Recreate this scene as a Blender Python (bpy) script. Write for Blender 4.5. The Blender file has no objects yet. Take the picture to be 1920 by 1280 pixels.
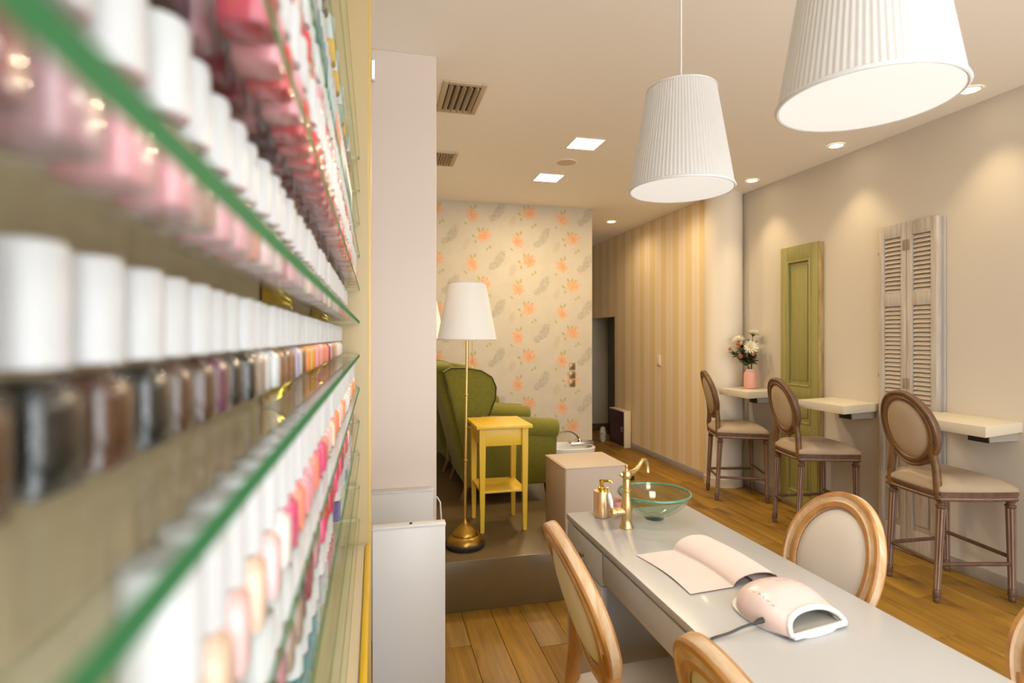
import bpy, bmesh, math, random
from mathutils import Matrix, Vector
random.seed(7)
PI = math.pi
scene = bpy.context.scene
COL = scene.collection

# ------------------------------------------------------------------ camera, world, exposure
F_PX = 1050.0
CAM_H = 1.40
YAW = math.atan(257.0 / F_PX)
cam_d = bpy.data.cameras.new('camera')
cam_d.sensor_width = 36.0
cam_d.lens = F_PX / 1920.0 * 36.0
cam_d.shift_y = -8.0 / 1920.0
cam_d.clip_start = 0.01
cam_d.dof.use_dof = True
cam_d.dof.focus_distance = 2.6
cam_d.dof.aperture_fstop = 4.2
cam = bpy.data.objects.new('camera', cam_d)
COL.objects.link(cam)
cam.location = (0, 0, CAM_H)
cam.rotation_euler = (PI / 2, 0, -YAW)
scene.camera = cam

scene.view_settings.view_transform = 'Standard'
scene.view_settings.look = 'None'
scene.view_settings.gamma = 1.0
scene.view_settings.use_curve_mapping = False
scene.view_settings.exposure = 0.16
scene.cycles.use_denoising = True
scene.cycles.max_bounces = 10
scene.cycles.diffuse_bounces = 5
scene.cycles.transparent_max_bounces = 96
scene.cycles.sample_clamp_indirect = 6.0
scene.cycles.caustics_reflective = False
scene.cycles.caustics_refractive = False

world = bpy.data.worlds.new('world')
scene.world = world
world.use_nodes = True
bg = world.node_tree.nodes['Background']
bg.inputs[0].default_value = (0.93, 0.965, 1.0, 1)
bg.inputs[1].default_value = 5.2

# room dimensions
XL, XR, XS = -0.165, 3.40, 3.15      # left wall, right wall, striped wall
YF, YB, YE = -1.1, 5.55, 7.9         # shop front, wallpaper wall, corridor end
ZC = 2.76
PLAT_Z, PLAT_Y, PLAT_X = 0.26, 2.83, 1.47
XW = 2.23                             # right end of the wallpaper wall

# ------------------------------------------------------------------ helpers
class NT:
    def __init__(s, mat):
        s.t = mat.node_tree; s.n = s.t.nodes; s.l = s.t.links
    def new(s, typ, **kw):
        n = s.n.new(typ)
        for k, v in kw.items(): setattr(n, k, v)
        return n
    def put(s, sock, v):
        if isinstance(v, (int, float)): sock.default_value = v
        elif isinstance(v, (tuple, list)):
            sock.default_value = tuple(v) if len(v) == len(sock.default_value) else (*v, 1)
        else: s.l.new(v, sock)
    def m(s, op, a, b=None, c=None, clamp=False):
        n = s.new('ShaderNodeMath', operation=op); n.use_clamp = clamp
        s.put(n.inputs[0], a)
        if b is not None: s.put(n.inputs[1], b)
        if c is not None: s.put(n.inputs[2], c)
        return n.outputs[0]
    def mix(s, f, a, b):
        n = s.new('ShaderNodeMix', data_type='RGBA')
        s.put(n.inputs[0], f); s.put(n.inputs[6], a); s.put(n.inputs[7], b)
        return n.outputs[2]
    def noise(s, vec, scale, detail=3, rough=0.55, dist=0.0):
        n = s.new('ShaderNodeTexNoise')
        s.put(n.inputs['Vector'], vec); n.inputs['Scale'].default_value = scale
        n.inputs['Detail'].default_value = detail; n.inputs['Roughness'].default_value = rough
        n.inputs['Distortion'].default_value = dist
        return n.outputs[0]
    def map(s, v, lo, hi, a=0.0, b=1.0):
        n = s.new('ShaderNodeMapRange'); s.put(n.inputs[0], v)
        for i, x in enumerate((lo, hi, a, b)): n.inputs[i + 1].default_value = x
        return n.outputs[0]
    def scale(s, vec, sc):
        n = s.new('ShaderNodeVectorMath', operation='MULTIPLY'); s.put(n.inputs[0], vec); n.inputs[1].default_value = sc
        return n.outputs[0]
    def add(s, a, b):
        n = s.new('ShaderNodeVectorMath', operation='ADD'); s.put(n.inputs[0], a); s.put(n.inputs[1], b)
        return n.outputs[0]

MATS = {}
def mat(name, col=(0.8, 0.8, 0.8), rough=0.5, metal=0.0, var=0.0, vscale=(8, 8, 8), col2=None, bump=0.0, bscale=60,
        coat=0.0, emit=None, estr=0.0, rnd=0.0, spec=0.5, sheen=0.0, trans=0.0):
    if name in MATS: return MATS[name]
    mt = bpy.data.materials.new(name); mt.use_nodes = True
    q = NT(mt); b = q.n['Principled BSDF']
    b.inputs['Roughness'].default_value = rough; b.inputs['Metallic'].default_value = metal
    b.inputs['Coat Weight'].default_value = coat; b.inputs['Coat Roughness'].default_value = 0.08
    b.inputs['Specular IOR Level'].default_value = spec
    b.inputs['Sheen Weight'].default_value = sheen
    b.inputs['Transmission Weight'].default_value = trans
    c = (*col, 1)
    tc = q.new('ShaderNodeTexCoord').outputs['Object']
    if col2 is not None or var > 0:
        c2 = col2 if col2 is not None else tuple(x * (1 - var) for x in col)
        nz = q.noise(q.scale(tc, vscale), 1.0, 5, 0.6, 0.3)
        c = q.mix(q.map(nz, 0.35, 0.68), (*col, 1), (*c2, 1))
    if rnd > 0:
        oi = q.new('ShaderNodeObjectInfo').outputs['Random']
        h = q.new('ShaderNodeHueSaturation'); q.put(h.inputs['Color'], c)
        q.put(h.inputs['Value'], q.map(oi, 0, 1, 1 - rnd, 1 + rnd)); c = h.outputs[0]
    q.put(b.inputs['Base Color'], c)
    if bump > 0:
        bn = q.new('ShaderNodeBump'); bn.inputs['Strength'].default_value = bump; bn.inputs['Distance'].default_value = 0.002
        q.put(bn.inputs['Height'], q.noise(tc, bscale, 3)); q.put(b.inputs['Normal'], bn.outputs[0])
    if emit: 
        b.inputs['Emission Color'].default_value = (*emit, 1); b.inputs['Emission Strength'].default_value = estr
    MATS[name] = mt
    return mt

def thin_glass(name, tint=(1, 1, 1), k=0.6, rough=0.0, f0=0.04):
    mt = bpy.data.materials.new(name); mt.use_nodes = True
    q = NT(mt); q.n.remove(q.n['Principled BSDF'])
    tr = q.new('ShaderNodeBsdfTransparent'); tr.inputs[0].default_value = (*tint, 1)
    gl = q.new('ShaderNodeBsdfGlossy'); gl.inputs['Roughness'].default_value = rough
    ge = q.new('ShaderNodeNewGeometry')
    dt = q.new('ShaderNodeVectorMath', operation='DOT_PRODUCT'); q.put(dt.inputs[0], ge.outputs['Incoming']); q.put(dt.inputs[1], ge.outputs['Normal'])
    c1 = q.m('SUBTRACT', 1.0, q.m('ABSOLUTE', dt.outputs['Value']), clamp=True)
    fr = q.m('MULTIPLY', q.m('ADD', f0, q.m('MULTIPLY', q.m('POWER', c1, 5.0), 1 - f0)), k, clamp=True)   # same on both faces of a pane
    mx = q.new('ShaderNodeMixShader'); q.put(mx.inputs[0], fr)
    q.l.new(tr.outputs[0], mx.inputs[1]); q.l.new(gl.outputs[0], mx.inputs[2])
    q.l.new(mx.outputs[0], q.n['Material Output'].inputs[0])
    return mt

_box_cache = {}
def bev_geo(kind, key, make, bev, segs):
    k = (kind, key, round(bev, 5), segs)
    if k in _box_cache: return _box_cache[k]
    bm = bmesh.new(); make(bm)
    if bev > 0:
        es = [e for e in bm.edges if e.calc_face_angle(0) > 0.6]
        bmesh.ops.bevel(bm, geom=es, offset=bev, segments=segs, profile=0.5, affect='EDGES', clamp_overlap=True)
    bmesh.ops.recalc_face_normals(bm, faces=bm.faces)
    bm.verts.index_update()
    r = ([tuple(v.co) for v in bm.verts], [tuple(v.index for v in f.verts) for f in bm.faces])
    bm.free(); _box_cache[k] = r
    return r

class MB:
    def __init__(s): s.v = []; s.f = []; s.m = []
    def add(s, vs, fs, mi=0, T=None):
        o = len(s.v)
        s.v += [tuple(T @ Vector(p)) for p in vs] if T is not None else [tuple(p) for p in vs]
        s.f += [tuple(i + o for i in f) for f in fs]
        s.m += ([mi] * len(fs) if isinstance(mi, int) else list(mi))
        return s
    def box(s, c, d, b=0.0, mi=0, T=None, segs=2):
        def mk(bm):
            bmesh.ops.create_cube(bm, size=1.0)
            for v in bm.verts: v.co = (v.co.x * d[0], v.co.y * d[1], v.co.z * d[2])
        vs, fs = bev_geo('box', tuple(round(x, 5) for x in d), mk, b, segs)
        TT = Matrix.Translation(c)
        return s.add(vs, fs, mi, (T @ TT) if T is not None else TT)
    def bar(s, lo, hi, b=0.0, mi=0, T=None):
        return s.box([(lo[i] + hi[i]) / 2 for i in range(3)], [abs(hi[i] - lo[i]) for i in range(3)], b, mi, T)
    def prism(s, poly, h, b=0.0, mi=0, T=None, segs=2):
        def mk(bm):
            vs = [bm.verts.new((x, y, 0)) for x, y in poly]
            f = bm.faces.new(vs)
            r = bmesh.ops.extrude_face_region(bm, geom=[f])
            for e in r['geom']:
                if isinstance(e, bmesh.types.BMVert): e.co.z += h
        vs, fs = bev_geo('pr', (tuple(poly), h), mk, b, segs)
        return s.add(vs, fs, mi, T)
    def tube(s, pts, r, n=10, mi=0, T=None, closed=False, cap=True, prof=None):
        P = [Vector(p) for p in pts]; k = len(P)
        R = r if isinstance(r, (list, tuple)) else [r] * k
        vs = []; fs = []; prev = None
        for i in range(k):
            a = P[(i - 1) % k] if (closed or i > 0) else P[i]
            c = P[(i + 1) % k] if (closed or i < k - 1) else P[i]
            t = (c - a).normalized()
            if prev is None:
                u = t.orthogonal().normalized()
                if abs(t.z) < 0.95:
                    u = t.cross(Vector((0, 0, 1))).normalized()
            else:
                u = (prev - t * prev.dot(t)).normalized()
            prev = u; w = t.cross(u)
            for j in range(n):
                an = 2 * PI * j / n
                vs.append(P[i] + (u * math.cos(an) + w * math.sin(an)) * R[i])
        for i in range(k if closed else k - 1):
            for j in range(n):
                a = i * n + j; b2 = i * n + (j + 1) % n
                c = ((i + 1) % k) * n + (j + 1) % n; d = ((i + 1) % k) * n + j
                fs.append((a, b2, c, d))
        if cap and not closed:
            fs.append(tuple(reversed(range(n)))); fs.append(tuple((k - 1) * n + j for j in range(n)))
        return s.add(vs, fs, mi, T)
    def lathe(s, prof, n=24, mi=0, T=None, flute=None, c=(0, 0, 0), mi2=None, cap=True):
        vs = []; fs = []; ms = []
        for i, p in enumerate(prof):
            r, z = p[0], p[1]; fl = p[2] if len(p) > 2 else 0
            for j in range(n):
                an = 2 * PI * j / n
                rr = r * (1 - fl * (0.5 - 0.5 * math.cos(an * (flute or 1))))
                vs.append((c[0] + rr * math.cos(an), c[1] + rr * math.sin(an), c[2] + z))
        for i in range(len(prof) - 1):
            for j in range(n):
                fs.append((i * n + j, i * n + (j + 1) % n, (i + 1) * n + (j + 1) % n, (i + 1) * n + j))
                am = 2 * PI * (j + 0.5) / n
                inn = flute and len(prof[i]) > 2 and prof[i][2] > 0 and len(prof[i + 1]) > 2 and prof[i + 1][2] > 0 and math.cos(am * flute) < -0.2
                ms.append(mi2 if (inn and mi2 is not None) else mi)
        if cap:
            fs.append(tuple(reversed(range(n)))); ms.append(mi)
            k = len(prof) - 1
            fs.append(tuple(k * n + j for j in range(n))); ms.append(mi)
        return s.add(vs, fs, ms, T)
    def grid(s, nu, nv, fn, mi=0, T=None, cu=False):
        vs = [fn(i / (nu if cu else nu - 1), j / (nv - 1)) for j in range(nv) for i in range(nu)]
        fs = []
        for j in range(nv - 1):
            for i in range(nu if cu else nu - 1):
                i2 = (i + 1) % nu
                fs.append((j * nu + i, j * nu + i2, (j + 1) * nu + i2, (j + 1) * nu + i))
        return s.add(vs, fs, mi, T)
    def dome(s, outline, z0, h, rings=7, mi=0, T=None, power=3.0, skirt=0.0):
        """cushion: outline [(x,y)], flat underside at z0, swelling to z0+h"""
        cx = sum(p[0] for p in outline) / len(outline); cy = sum(p[1] for p in outline) / len(outline)
        n = len(outline); vs = []; fs = []
        vs += [(x, y, z0) for x, y in outline]
        lv = []
        for k in range(rings):
            t = 1 - k / rings
            tt = math.sin(t * PI / 2) if False else t
            z = z0 + skirt + (h - skirt) * (1 - tt ** power)
            lv.append(z)
            g = 1.0 if k == 0 else tt
            vs += [(cx + (x - cx) * g, cy + (y - cy) * g, z) for x, y in outline]
        vs.append((cx, cy, z0 + h))
        for k in range(rings):
            for j in range(n):
                fs.append((k * n + j, k * n + (j + 1) % n, (k + 1) * n + (j + 1) % n, (k + 1) * n + j))
        top = len(vs) - 1
        for j in range(n): fs.append((rings * n + j, rings * n + (j + 1) % n, top))
        fs.append(tuple(reversed(range(n))))
        return s.add(vs, fs, mi, T)
    def mesh(s, name, mats, smooth=0.6):
        me = bpy.data.meshes.new(name)
        me.from_pydata(s.v, [], s.f)
        for m_ in (mats if isinstance(mats, (list, tuple)) else [mats]): me.materials.append(m_)
        if any(s.m): me.polygons.foreach_set('material_index', s.m)
        if smooth:
            me.polygons.foreach_set('use_smooth', [True] * len(me.polygons))
            me.set_sharp_from_angle(angle=smooth)
        me.update()
        return me
    def obj(s, name, mats, parent=None, smooth=0.6):
        return link(name, s.mesh(name, mats, smooth), parent)

def link(name, data, parent=None, T=None):
    o = bpy.data.objects.new(name, data); COL.objects.link(o)
    if parent is not None: o.parent = parent
    if T is not None: o.matrix_local = T
    return o
def tag(o, label=None, cat=None, group=None, kind=None):
    if label: o['label'] = label
    if cat: o['category'] = cat
    if group: o['group'] = group
    if kind: o['kind'] = kind
    return o
def thing(name, label, cat, loc=(0, 0, 0), rz=0.0, group=None):
    o = link(name, None); o.location = loc; o.rotation_euler = (0, 0, rz); o.empty_display_size = 0.05
    return tag(o, label, cat, group)
def copy_tree(o, parent=None):
    c = o.copy(); COL.objects.link(c)
    if parent is not None: c.parent = parent
    for ch in list(o.children): copy_tree(ch, c)
    return c
def light(name, typ, loc, energy, col, parent=None, **kw):
    d = bpy.data.lights.new(name, typ); d.energy = energy; d.color = col
    for k, v in kw.items(): setattr(d, k, v)
    o = bpy.data.objects.new(name, d); COL.objects.link(o); o.location = loc
    if parent is not None: o.parent = parent
    return o
Rx = lambda a: Matrix.Rotation(a, 4, 'X')
Ry = lambda a: Matrix.Rotation(a, 4, 'Y')
Rz = lambda a: Matrix.Rotation(a, 4, 'Z')
Tr = lambda *p: Matrix.Translation(p)
def ell(a, b, n, k=2.0):
    out = []
    for i in range(n):
        t = 2 * PI * i / n; c, s_ = math.cos(t), math.sin(t)
        out.append((a * math.copysign(abs(c) ** (2 / k), c), b * math.copysign(abs(s_) ** (2 / k), s_)))
    return out

def smooth(pts, n=6):
    P = [Vector(p) for p in pts]; P = [P[0]] + P + [P[-1]]; out = []
    for i in range(1, len(P) - 2):
        a, b, c, d = P[i - 1:i + 3]
        for k in range(n):
            t = k / n
            out.append(0.5 * ((2 * b) + (c - a) * t + (2 * a - 5 * b + 4 * c - d) * t * t + (3 * b - a - 3 * c + d) * t ** 3))
    return out + [P[-1]]

WARM = (1.0, 0.76, 0.46)
WARM2 = (1.0, 0.83, 0.60)

# ------------------------------------------------------------------ materials
M_wall = mat('wall_paint', (0.58, 0.525, 0.44), 0.75)
M_ceil = mat('ceiling_paint', (0.92, 0.885, 0.81), 0.8)
M_colm = mat('column_paint', (0.70, 0.605, 0.53), 0.6)
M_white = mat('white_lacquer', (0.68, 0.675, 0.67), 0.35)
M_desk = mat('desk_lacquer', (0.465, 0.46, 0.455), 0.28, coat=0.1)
M_base = mat('skirting_grey', (0.36, 0.33, 0.31), 0.5)
M_conc = mat('polished_concrete', (0.150, 0.100, 0.042), 0.30, col2=(0.112, 0.073, 0.029), vscale=(2.2, 2.2, 2.2), bump=0.05, bscale=20)
M_brass = mat('brass', (0.66, 0.46, 0.16), 0.25, 1.0)
M_brass_s = mat('brushed_brass', (0.68, 0.50, 0.24), 0.32, 1.0)
M_brass_p = mat('polished_brass', (0.80, 0.56, 0.10), 0.08, 1.0)
M_gold_pink = mat('rose_gold', (0.82, 0.58, 0.36), 0.3, 1.0)
M_chrome = mat('chrome', (0.8, 0.8, 0.8), 0.12, 1.0)
M_black = mat('black_plastic', (0.02, 0.018, 0.015), 0.4)
M_dark = mat('dark_shadow_paint', (0.03, 0.028, 0.022), 0.6)
M_yellow = mat('yellow_paint', (0.72, 0.46, 0.035), 0.35)
M_green_f = mat('green_fabric', (0.175, 0.160, 0.012), 0.9, col2=(0.145, 0.132, 0.010), vscale=(60, 60, 60), sheen=0.15, bump=0.12, bscale=250)
M_green_pipe = mat('green_piping', (0.045, 0.042, 0.006), 0.8)
M_beige_v = mat('beige_vinyl', (0.50, 0.40, 0.31), 0.55, bump=0.03, bscale=120)
M_wood_leg = mat('walnut_leg', (0.16, 0.08, 0.03), 0.45)

def plank_mat():
    mt = bpy.data.materials.new('oak_plank'); mt.use_nodes = True
    q = NT(mt); b = q.n['Principled BSDF']
    tc = q.new('ShaderNodeTexCoord').outputs['Object']
    oi = q.new('ShaderNodeObjectInfo').outputs['Random']
    cb = q.new('ShaderNodeCombineXYZ'); q.put(cb.inputs[0], q.m('MULTIPLY', oi, 37.0)); q.put(cb.inputs[1], q.m('MULTIPLY', oi, 91.0))
    p = q.add(tc, cb.outputs[0])
    g1 = q.noise(q.scale(p, (22, 1.6, 1)), 1.0, 6, 0.62, 0.9)
    g2 = q.noise(q.scale(p, (90, 3.5, 1)), 1.0, 4, 0.6)
    kn = q.noise(q.scale(p, (7, 2.4, 1)), 1.0, 2, 0.5, 0.4)
    c = q.mix(q.map(g1, 0.30, 0.70), (0.40, 0.215, 0.026), (0.22, 0.110, 0.011))
    c = q.mix(q.map(g2, 0.45, 0.75, 0, 0.45), c, (0.19, 0.095, 0.014))
    c = q.mix(q.map(kn, 0.61, 0.74, 0, 0.75), c, (0.085, 0.04, 0.012))
    h = q.new('ShaderNodeHueSaturation'); q.put(h.inputs['Color'], c); q.put(h.inputs['Value'], q.map(oi, 0, 1, 0.88, 1.12))
    q.put(b.inputs['Base Color'], h.outputs[0]); b.inputs['Roughness'].default_value = 0.5
    bn = q.new('ShaderNodeBump'); bn.inputs['Strength'].default_value = 0.12; bn.inputs['Distance'].default_value = 0.002
    q.put(bn.inputs['Height'], g1); q.put(b.inputs['Normal'], bn.outputs[0])
    return mt
M_plank = plank_mat()
M_gap = mat('floor_gap', (0.10, 0.052, 0.01), 0.8)

def stripe_mat():
    mt = bpy.data.materials.new('striped_wallpaper'); mt.use_nodes = True
    q = NT(mt); b = q.n['Principled BSDF']
    sx = q.new('ShaderNodeSeparateXYZ'); q.put(sx.inputs[0], q.new('ShaderNodeTexCoord').outputs['Object'])
    y = q.m('DIVIDE', q.m('SUBTRACT', sx.outputs[1], 6.948 - 5 * 0.26), 0.26)
    fr = q.m('FRACT', q.m('ADD', y, 10.0))
    wide = q.m('LESS_THAN', fr, 0.46)
    thin = q.m('LESS_THAN', q.m('ABSOLUTE', q.m('SUBTRACT', fr, 0.73)), 0.045)
    f = q.m('MAXIMUM', wide, q.m('MULTIPLY', thin, 0.35))
    c = q.mix(f, (0.84, 0.71, 0.53), (0.78, 0.61, 0.34))
    q.put(b.inputs['Base Color'], c); b.inputs['Roughness'].default_value = 0.6
    return mt
M_stripe = stripe_mat()

def floral_mat():
    mt = bpy.data.materials.new('floral_wallpaper'); mt.use_nodes = True
    q = NT(mt); b = q.n['Principled BSDF']; b.inputs['Roughness'].default_value = 0.7
    tc = q.new('ShaderNodeTexCoord').outputs['Object']
    sx = q.new('ShaderNodeSeparateXYZ'); q.put(sx.inputs[0], tc)
    W, H = 0.475, 0.49
    X = q.m('ADD', sx.outputs[0], 0.12); Z = sx.outputs[2]
    i = q.m('FLOOR', q.m('DIVIDE', X, W))
    odd = q.m('MODULO', q.m('ADD', i, 10), 2)
    Z2 = q.m('ADD', q.m('ADD', Z, 0.07), q.m('MULTIPLY', odd, H / 2))
    lx = q.m('SUBTRACT', X, q.m('MULTIPLY', i, W))
    lz = q.m('MULTIPLY', q.m('FRACT', q.m('DIVIDE', Z2, H)), H)
    n1 = q.noise(tc, 26, 3, 0.6); n2 = q.noise(tc, 60, 2, 0.6); n3 = q.noise(tc, 9, 2)
    col = q.mix(q.map(q.noise(tc, 7, 4), 0.4, 0.65, 0, 0.5), (0.56, 0.50, 0.395), (0.51, 0.44, 0.335))
    def blob(cx, cz, rx, rz, ang=0, wob=0.8):
        dx = q.m('SUBTRACT', lx, cx); dz0 = q.m('SUBTRACT', lz, cz)
        dz = q.m('SUBTRACT', dz0, q.m('MULTIPLY', q.m('ROUND', q.m('DIVIDE', dz0, H)), H))
        ca, sa = math.cos(ang), math.sin(ang)
        u = q.m('ADD', q.m('MULTIPLY', dx, ca), q.m('MULTIPLY', dz, sa))
        v = q.m('SUBTRACT', q.m('MULTIPLY', dz, ca), q.m('MULTIPLY', dx, sa))
        r = q.m('SQRT', q.m('ADD', q.m('POWER', q.m('DIVIDE', u, rx), 2), q.m('POWER', q.m('DIVIDE', v, rz), 2)))
        return q.m('ADD', r, q.m('MULTIPLY', q.m('SUBTRACT', n1, 0.5), wob)), u, v
    # small pale leaves all over
    vo = q.new('ShaderNodeTexVoronoi'); q.put(vo.inputs['Vector'], q.scale(tc, (11, 11, 8))); vo.inputs['Randomness'].default_value = 1.0
    lf = q.map(q.m('ADD', vo.outputs['Distance'], q.m('MULTIPLY', n3, 0.3)), 0.30, 0.36, 0.55, 0.0)
    col = q.mix(lf, col, (0.52, 0.44, 0.20))
    # grey leaf sprays
    vs_ = q.new('ShaderNodeTexVoronoi'); q.put(vs_.inputs['Vector'], q.scale(tc, (50, 50, 33))); vs_.inputs['Randomness'].default_value = 0.75
    dots = q.map(vs_.outputs['Distance'], 0.30, 0.42, 1.0, 0.0)
    for (cx, cz, rx, rz, an, c) in ((0.395, 0.30, 0.050, 0.105, -0.50, (0.10, 0.10, 0.085)), (0.325, 0.225, 0.040, 0.050, -1.0, (0.11, 0.10, 0.08)), (0.055, 0.44, 0.035, 0.07, -0.4, (0.45, 0.30, 0.12))):
        r, u, v = blob(cx, cz, rx, rz, an, 0.9)
        col = q.mix(q.m('MULTIPLY', q.map(r, 0.75, 1.05, 0.95, 0.0), dots), col, c)
        col = q.mix(q.map(r, 0.5, 1.1, 0.10, 0.0), col, (0.46, 0.42, 0.24))
    # green leaves beside the flowers
    for (cx, cz, rx, rz, an) in ((0.11, 0.315, 0.014, 0.026, 0.5), (0.145, 0.33, 0.013, 0.026, -0.3), (0.185, 0.10, 0.013, 0.028, 0.4),
                                 (0.225, 0.105, 0.013, 0.024, -0.5), (0.265, 0.095, 0.012, 0.022, -0.9), (0.13, 0.035, 0.013, 0.022, 0.9), (0.15, -0.02, 0.012, 0.02, 0.2),
                                 (0.05, 0.16, 0.010, 0.02, 0.8), (0.30, 0.42, 0.012, 0.02, 0.6), (0.27, 0.40, 0.011, 0.018, -0.6)):
        r, u, v = blob(cx, cz, rx, rz, an, 0.3)
        col = q.mix(q.map(r, 0.8, 1.1, 0.8, 0.0), col, (0.40, 0.36, 0.10))
    # orange peonies
    for (cx, cz, rx, rz, an) in ((0.115, 0.245, 0.056, 0.070, 0.55), (0.235, 0.045, 0.070, 0.062, 0.0)):
        r, u, v = blob(cx, cz, rx, rz, an, 1.1)
        th = q.m('ARCTAN2', v, u)
        r = q.m('ADD', r, q.m('MULTIPLY', q.m('SINE', q.m('ADD', q.m('MULTIPLY', th, 7.0), q.m('MULTIPLY', n1, 9.0))), 0.13))
        n4 = q.noise(tc, 110, 3, 0.7)
        pet = q.mix(q.map(n4, 0.35, 0.65), (0.66, 0.27, 0.11), (0.72, 0.42, 0.24))
        rg = q.m('SINE', q.m('ADD', q.m('MULTIPLY', r, 15.0), q.m('MULTIPLY', n2, 7.0)))
        pet = q.mix(q.map(rg, 0.2, 0.9, 0.0, 0.5), pet, (0.74, 0.46, 0.28))
        pet = q.mix(q.map(r, 0.0, 0.5, 0.5, 0.0), pet, (0.60, 0.24, 0.08))
        col = q.mix(q.map(r, 0.70, 1.12, 0.90, 0.0), col, pet)
    q.put(b.inputs['Base Color'], col)
    return mt
M_floral = floral_mat()

# ------------------------------------------------------------------ the setting
def struct(name, mb, m_, parent=None, smooth=0.6):
    o = mb.obj(name, m_, parent, smooth)
    if parent is None: o['kind'] = 'structure'
    return o

floor = struct('floor', MB().bar((XL - 0.1, YF, -0.12), (4.6, YE + 0.1, -0.006)), M_gap)
PW, PL = 0.150, 1.22
plank_me = MB().box((0, 0, -0.003), (PW - 0.0022, PL - 0.0022, 0.006), 0.0012).mesh('plank', M_plank)
nplank = 0
ix = 0
x = XL - 0.01
while x < XR:
    y = YF + 0.05 - (ix * 0.437) % PL
    while y < YE:
        cx, cy = x + PW / 2, y + PL / 2
        hidden = (cx + PW / 2 < PLAT_X - 0.02 and cy - PL / 2 > PLAT_Y + 0.02) or (cx > 3.2 and cy - PL / 2 > 4.9) or (cy + PL / 2 > YE and cx < 2.2) or (cy + PL / 2 < -0.6)
        if not hidden:
            link('plank', plank_me, floor).location = (cx, cy, 0); nplank += 1
        y += PL
    x += PW; ix += 1

ceiling = struct('ceiling', MB().bar((XL - 0.1, YF - 0.1, ZC), (4.6, YE + 0.1, ZC + 0.1)), M_ceil)
struct('wall_left', MB().bar((XL - 0.12, YF, 0), (XL, YB + 0.02, ZC)), M_wall)
struct('wall_right', MB().bar((XR, YF, 0), (XR + 0.12, 4.95, ZC)), M_wall)
# wallpaper wall (a block that also forms the corridor's left side)
struct('wall_back', MB().bar((XL - 0.1, YB, 0), (XW, YE + 0.02, ZC)), [M_floral])
# striped wall with a low opening at its far end
sw = MB().bar((XS, 4.86, 0), (XS + 0.1, 7.02, ZC)).bar((XS, 7.02, 1.68), (XS + 0.1, YE, ZC))
struct('wall_striped', sw, M_stripe)
struct('wall_end', MB().bar((XW - 0.05, YE, 0), (4.6, YE + 0.1, ZC)), mat('end_wall_paint', (0.50, 0.46, 0.36), 0.7))
struct('wall_passage', MB().bar((4.4, 4.9, 0), (4.5, YE + 0.05, ZC)).bar((XS + 0.05, 4.88, 0), (4.5, 4.98, ZC)), mat('passage_paint', (0.30, 0.30, 0.25), 0.7))
struct('trim_1', MB().bar((XS - 0.004, 7.016, 0), (XS + 0.104, 7.034, 1.684), 0.002), mat('jamb_wood', (0.20, 0.13, 0.06), 0.5))
# front wall with the shop window behind the photographer
fw = MB()
WX0, WX1, WZ0, WZ1 = -0.10, 3.34, 0.12, 2.66
fw.bar((XL - 0.1, YF - 0.12, 0), (WX0, YF, ZC)).bar((WX1, YF - 0.12, 0), (XR + 0.1, YF, ZC))
fw.bar((WX0, YF - 0.12, 0), (WX1, YF, WZ0)).bar((WX0, YF - 0.12, WZ1), (WX1, YF, ZC))
struct('wall_front', fw, M_wall)
WM = (WX0 + WX1) / 2
win = struct('window_1', MB().bar((WX0, YF - 0.08, WZ0), (WX0 + 0.05, YF - 0.03, WZ1)).bar((WX1 - 0.05, YF - 0.08, WZ0), (WX1, YF - 0.03, WZ1))
             .bar((WX0 + 0.05, YF - 0.08, WZ0), (WX1 - 0.05, YF - 0.03, WZ0 + 0.05)).bar((WX0 + 0.05, YF - 0.08, WZ1 - 0.05), (WX1 - 0.05, YF - 0.03, WZ1))
             .bar((WM - 0.03, YF - 0.08, WZ0 + 0.05), (WM + 0.03, YF - 0.03, WZ1 - 0.05)), M_white)
M_pane = thin_glass('window_glass')
for x0, x1 in ((WX0 + 0.05, WM - 0.03), (WM + 0.03, WX1 - 0.05)):
    MB().bar((x0, YF - 0.06, WZ0 + 0.05), (x1, YF - 0.054, WZ1 - 0.05)).obj('pane', M_pane, win)

struct('baseboard_right', MB().bar((XR - 0.014, YF, 0), (XR, 2.698, 0.075), 0.003).bar((XR - 0.014, 3.137, 0), (XR, 3.659, 0.075), 0.003).bar((XR - 0.014, 4.087, 0), (XR, 4.70, 0.075), 0.003), M_base)
struct('baseboard_striped', MB().bar((XS - 0.014, 4.90, 0), (XS, 7.0, 0.07), 0.003), M_base)
struct('baseboard_end', MB().bar((XW, YE - 0.014, 0), (XS + 0.6, YE, 0.10), 0.003), mat('end_skirting', (0.10, 0.085, 0.05), 0.6))
struct('platform', MB().bar((XL, PLAT_Y, 0), (PLAT_X, YB, PLAT_Z), 0.004), M_conc)
# round column at the junction of the two right-hand walls
cb = MB().lathe([(0.172, 0), (0.172, ZC)], 48, c=(3.245, 4.735, 0))
struct('column_round', cb, mat('round_column_paint', (0.74, 0.67, 0.56), 0.6))
struct('trim_2', MB().lathe([(0.180, 0), (0.180, 0.075), (0.173, 0.082)], 48, c=(3.245, 4.735, 0)), mat('plinth_paint', (0.62, 0.52, 0.38), 0.6))
# square column beside the display wall
struct('column_square', MB().bar((XL, 2.72, 0), (0.290, 3.02, ZC), 0.006), M_colm)

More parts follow.
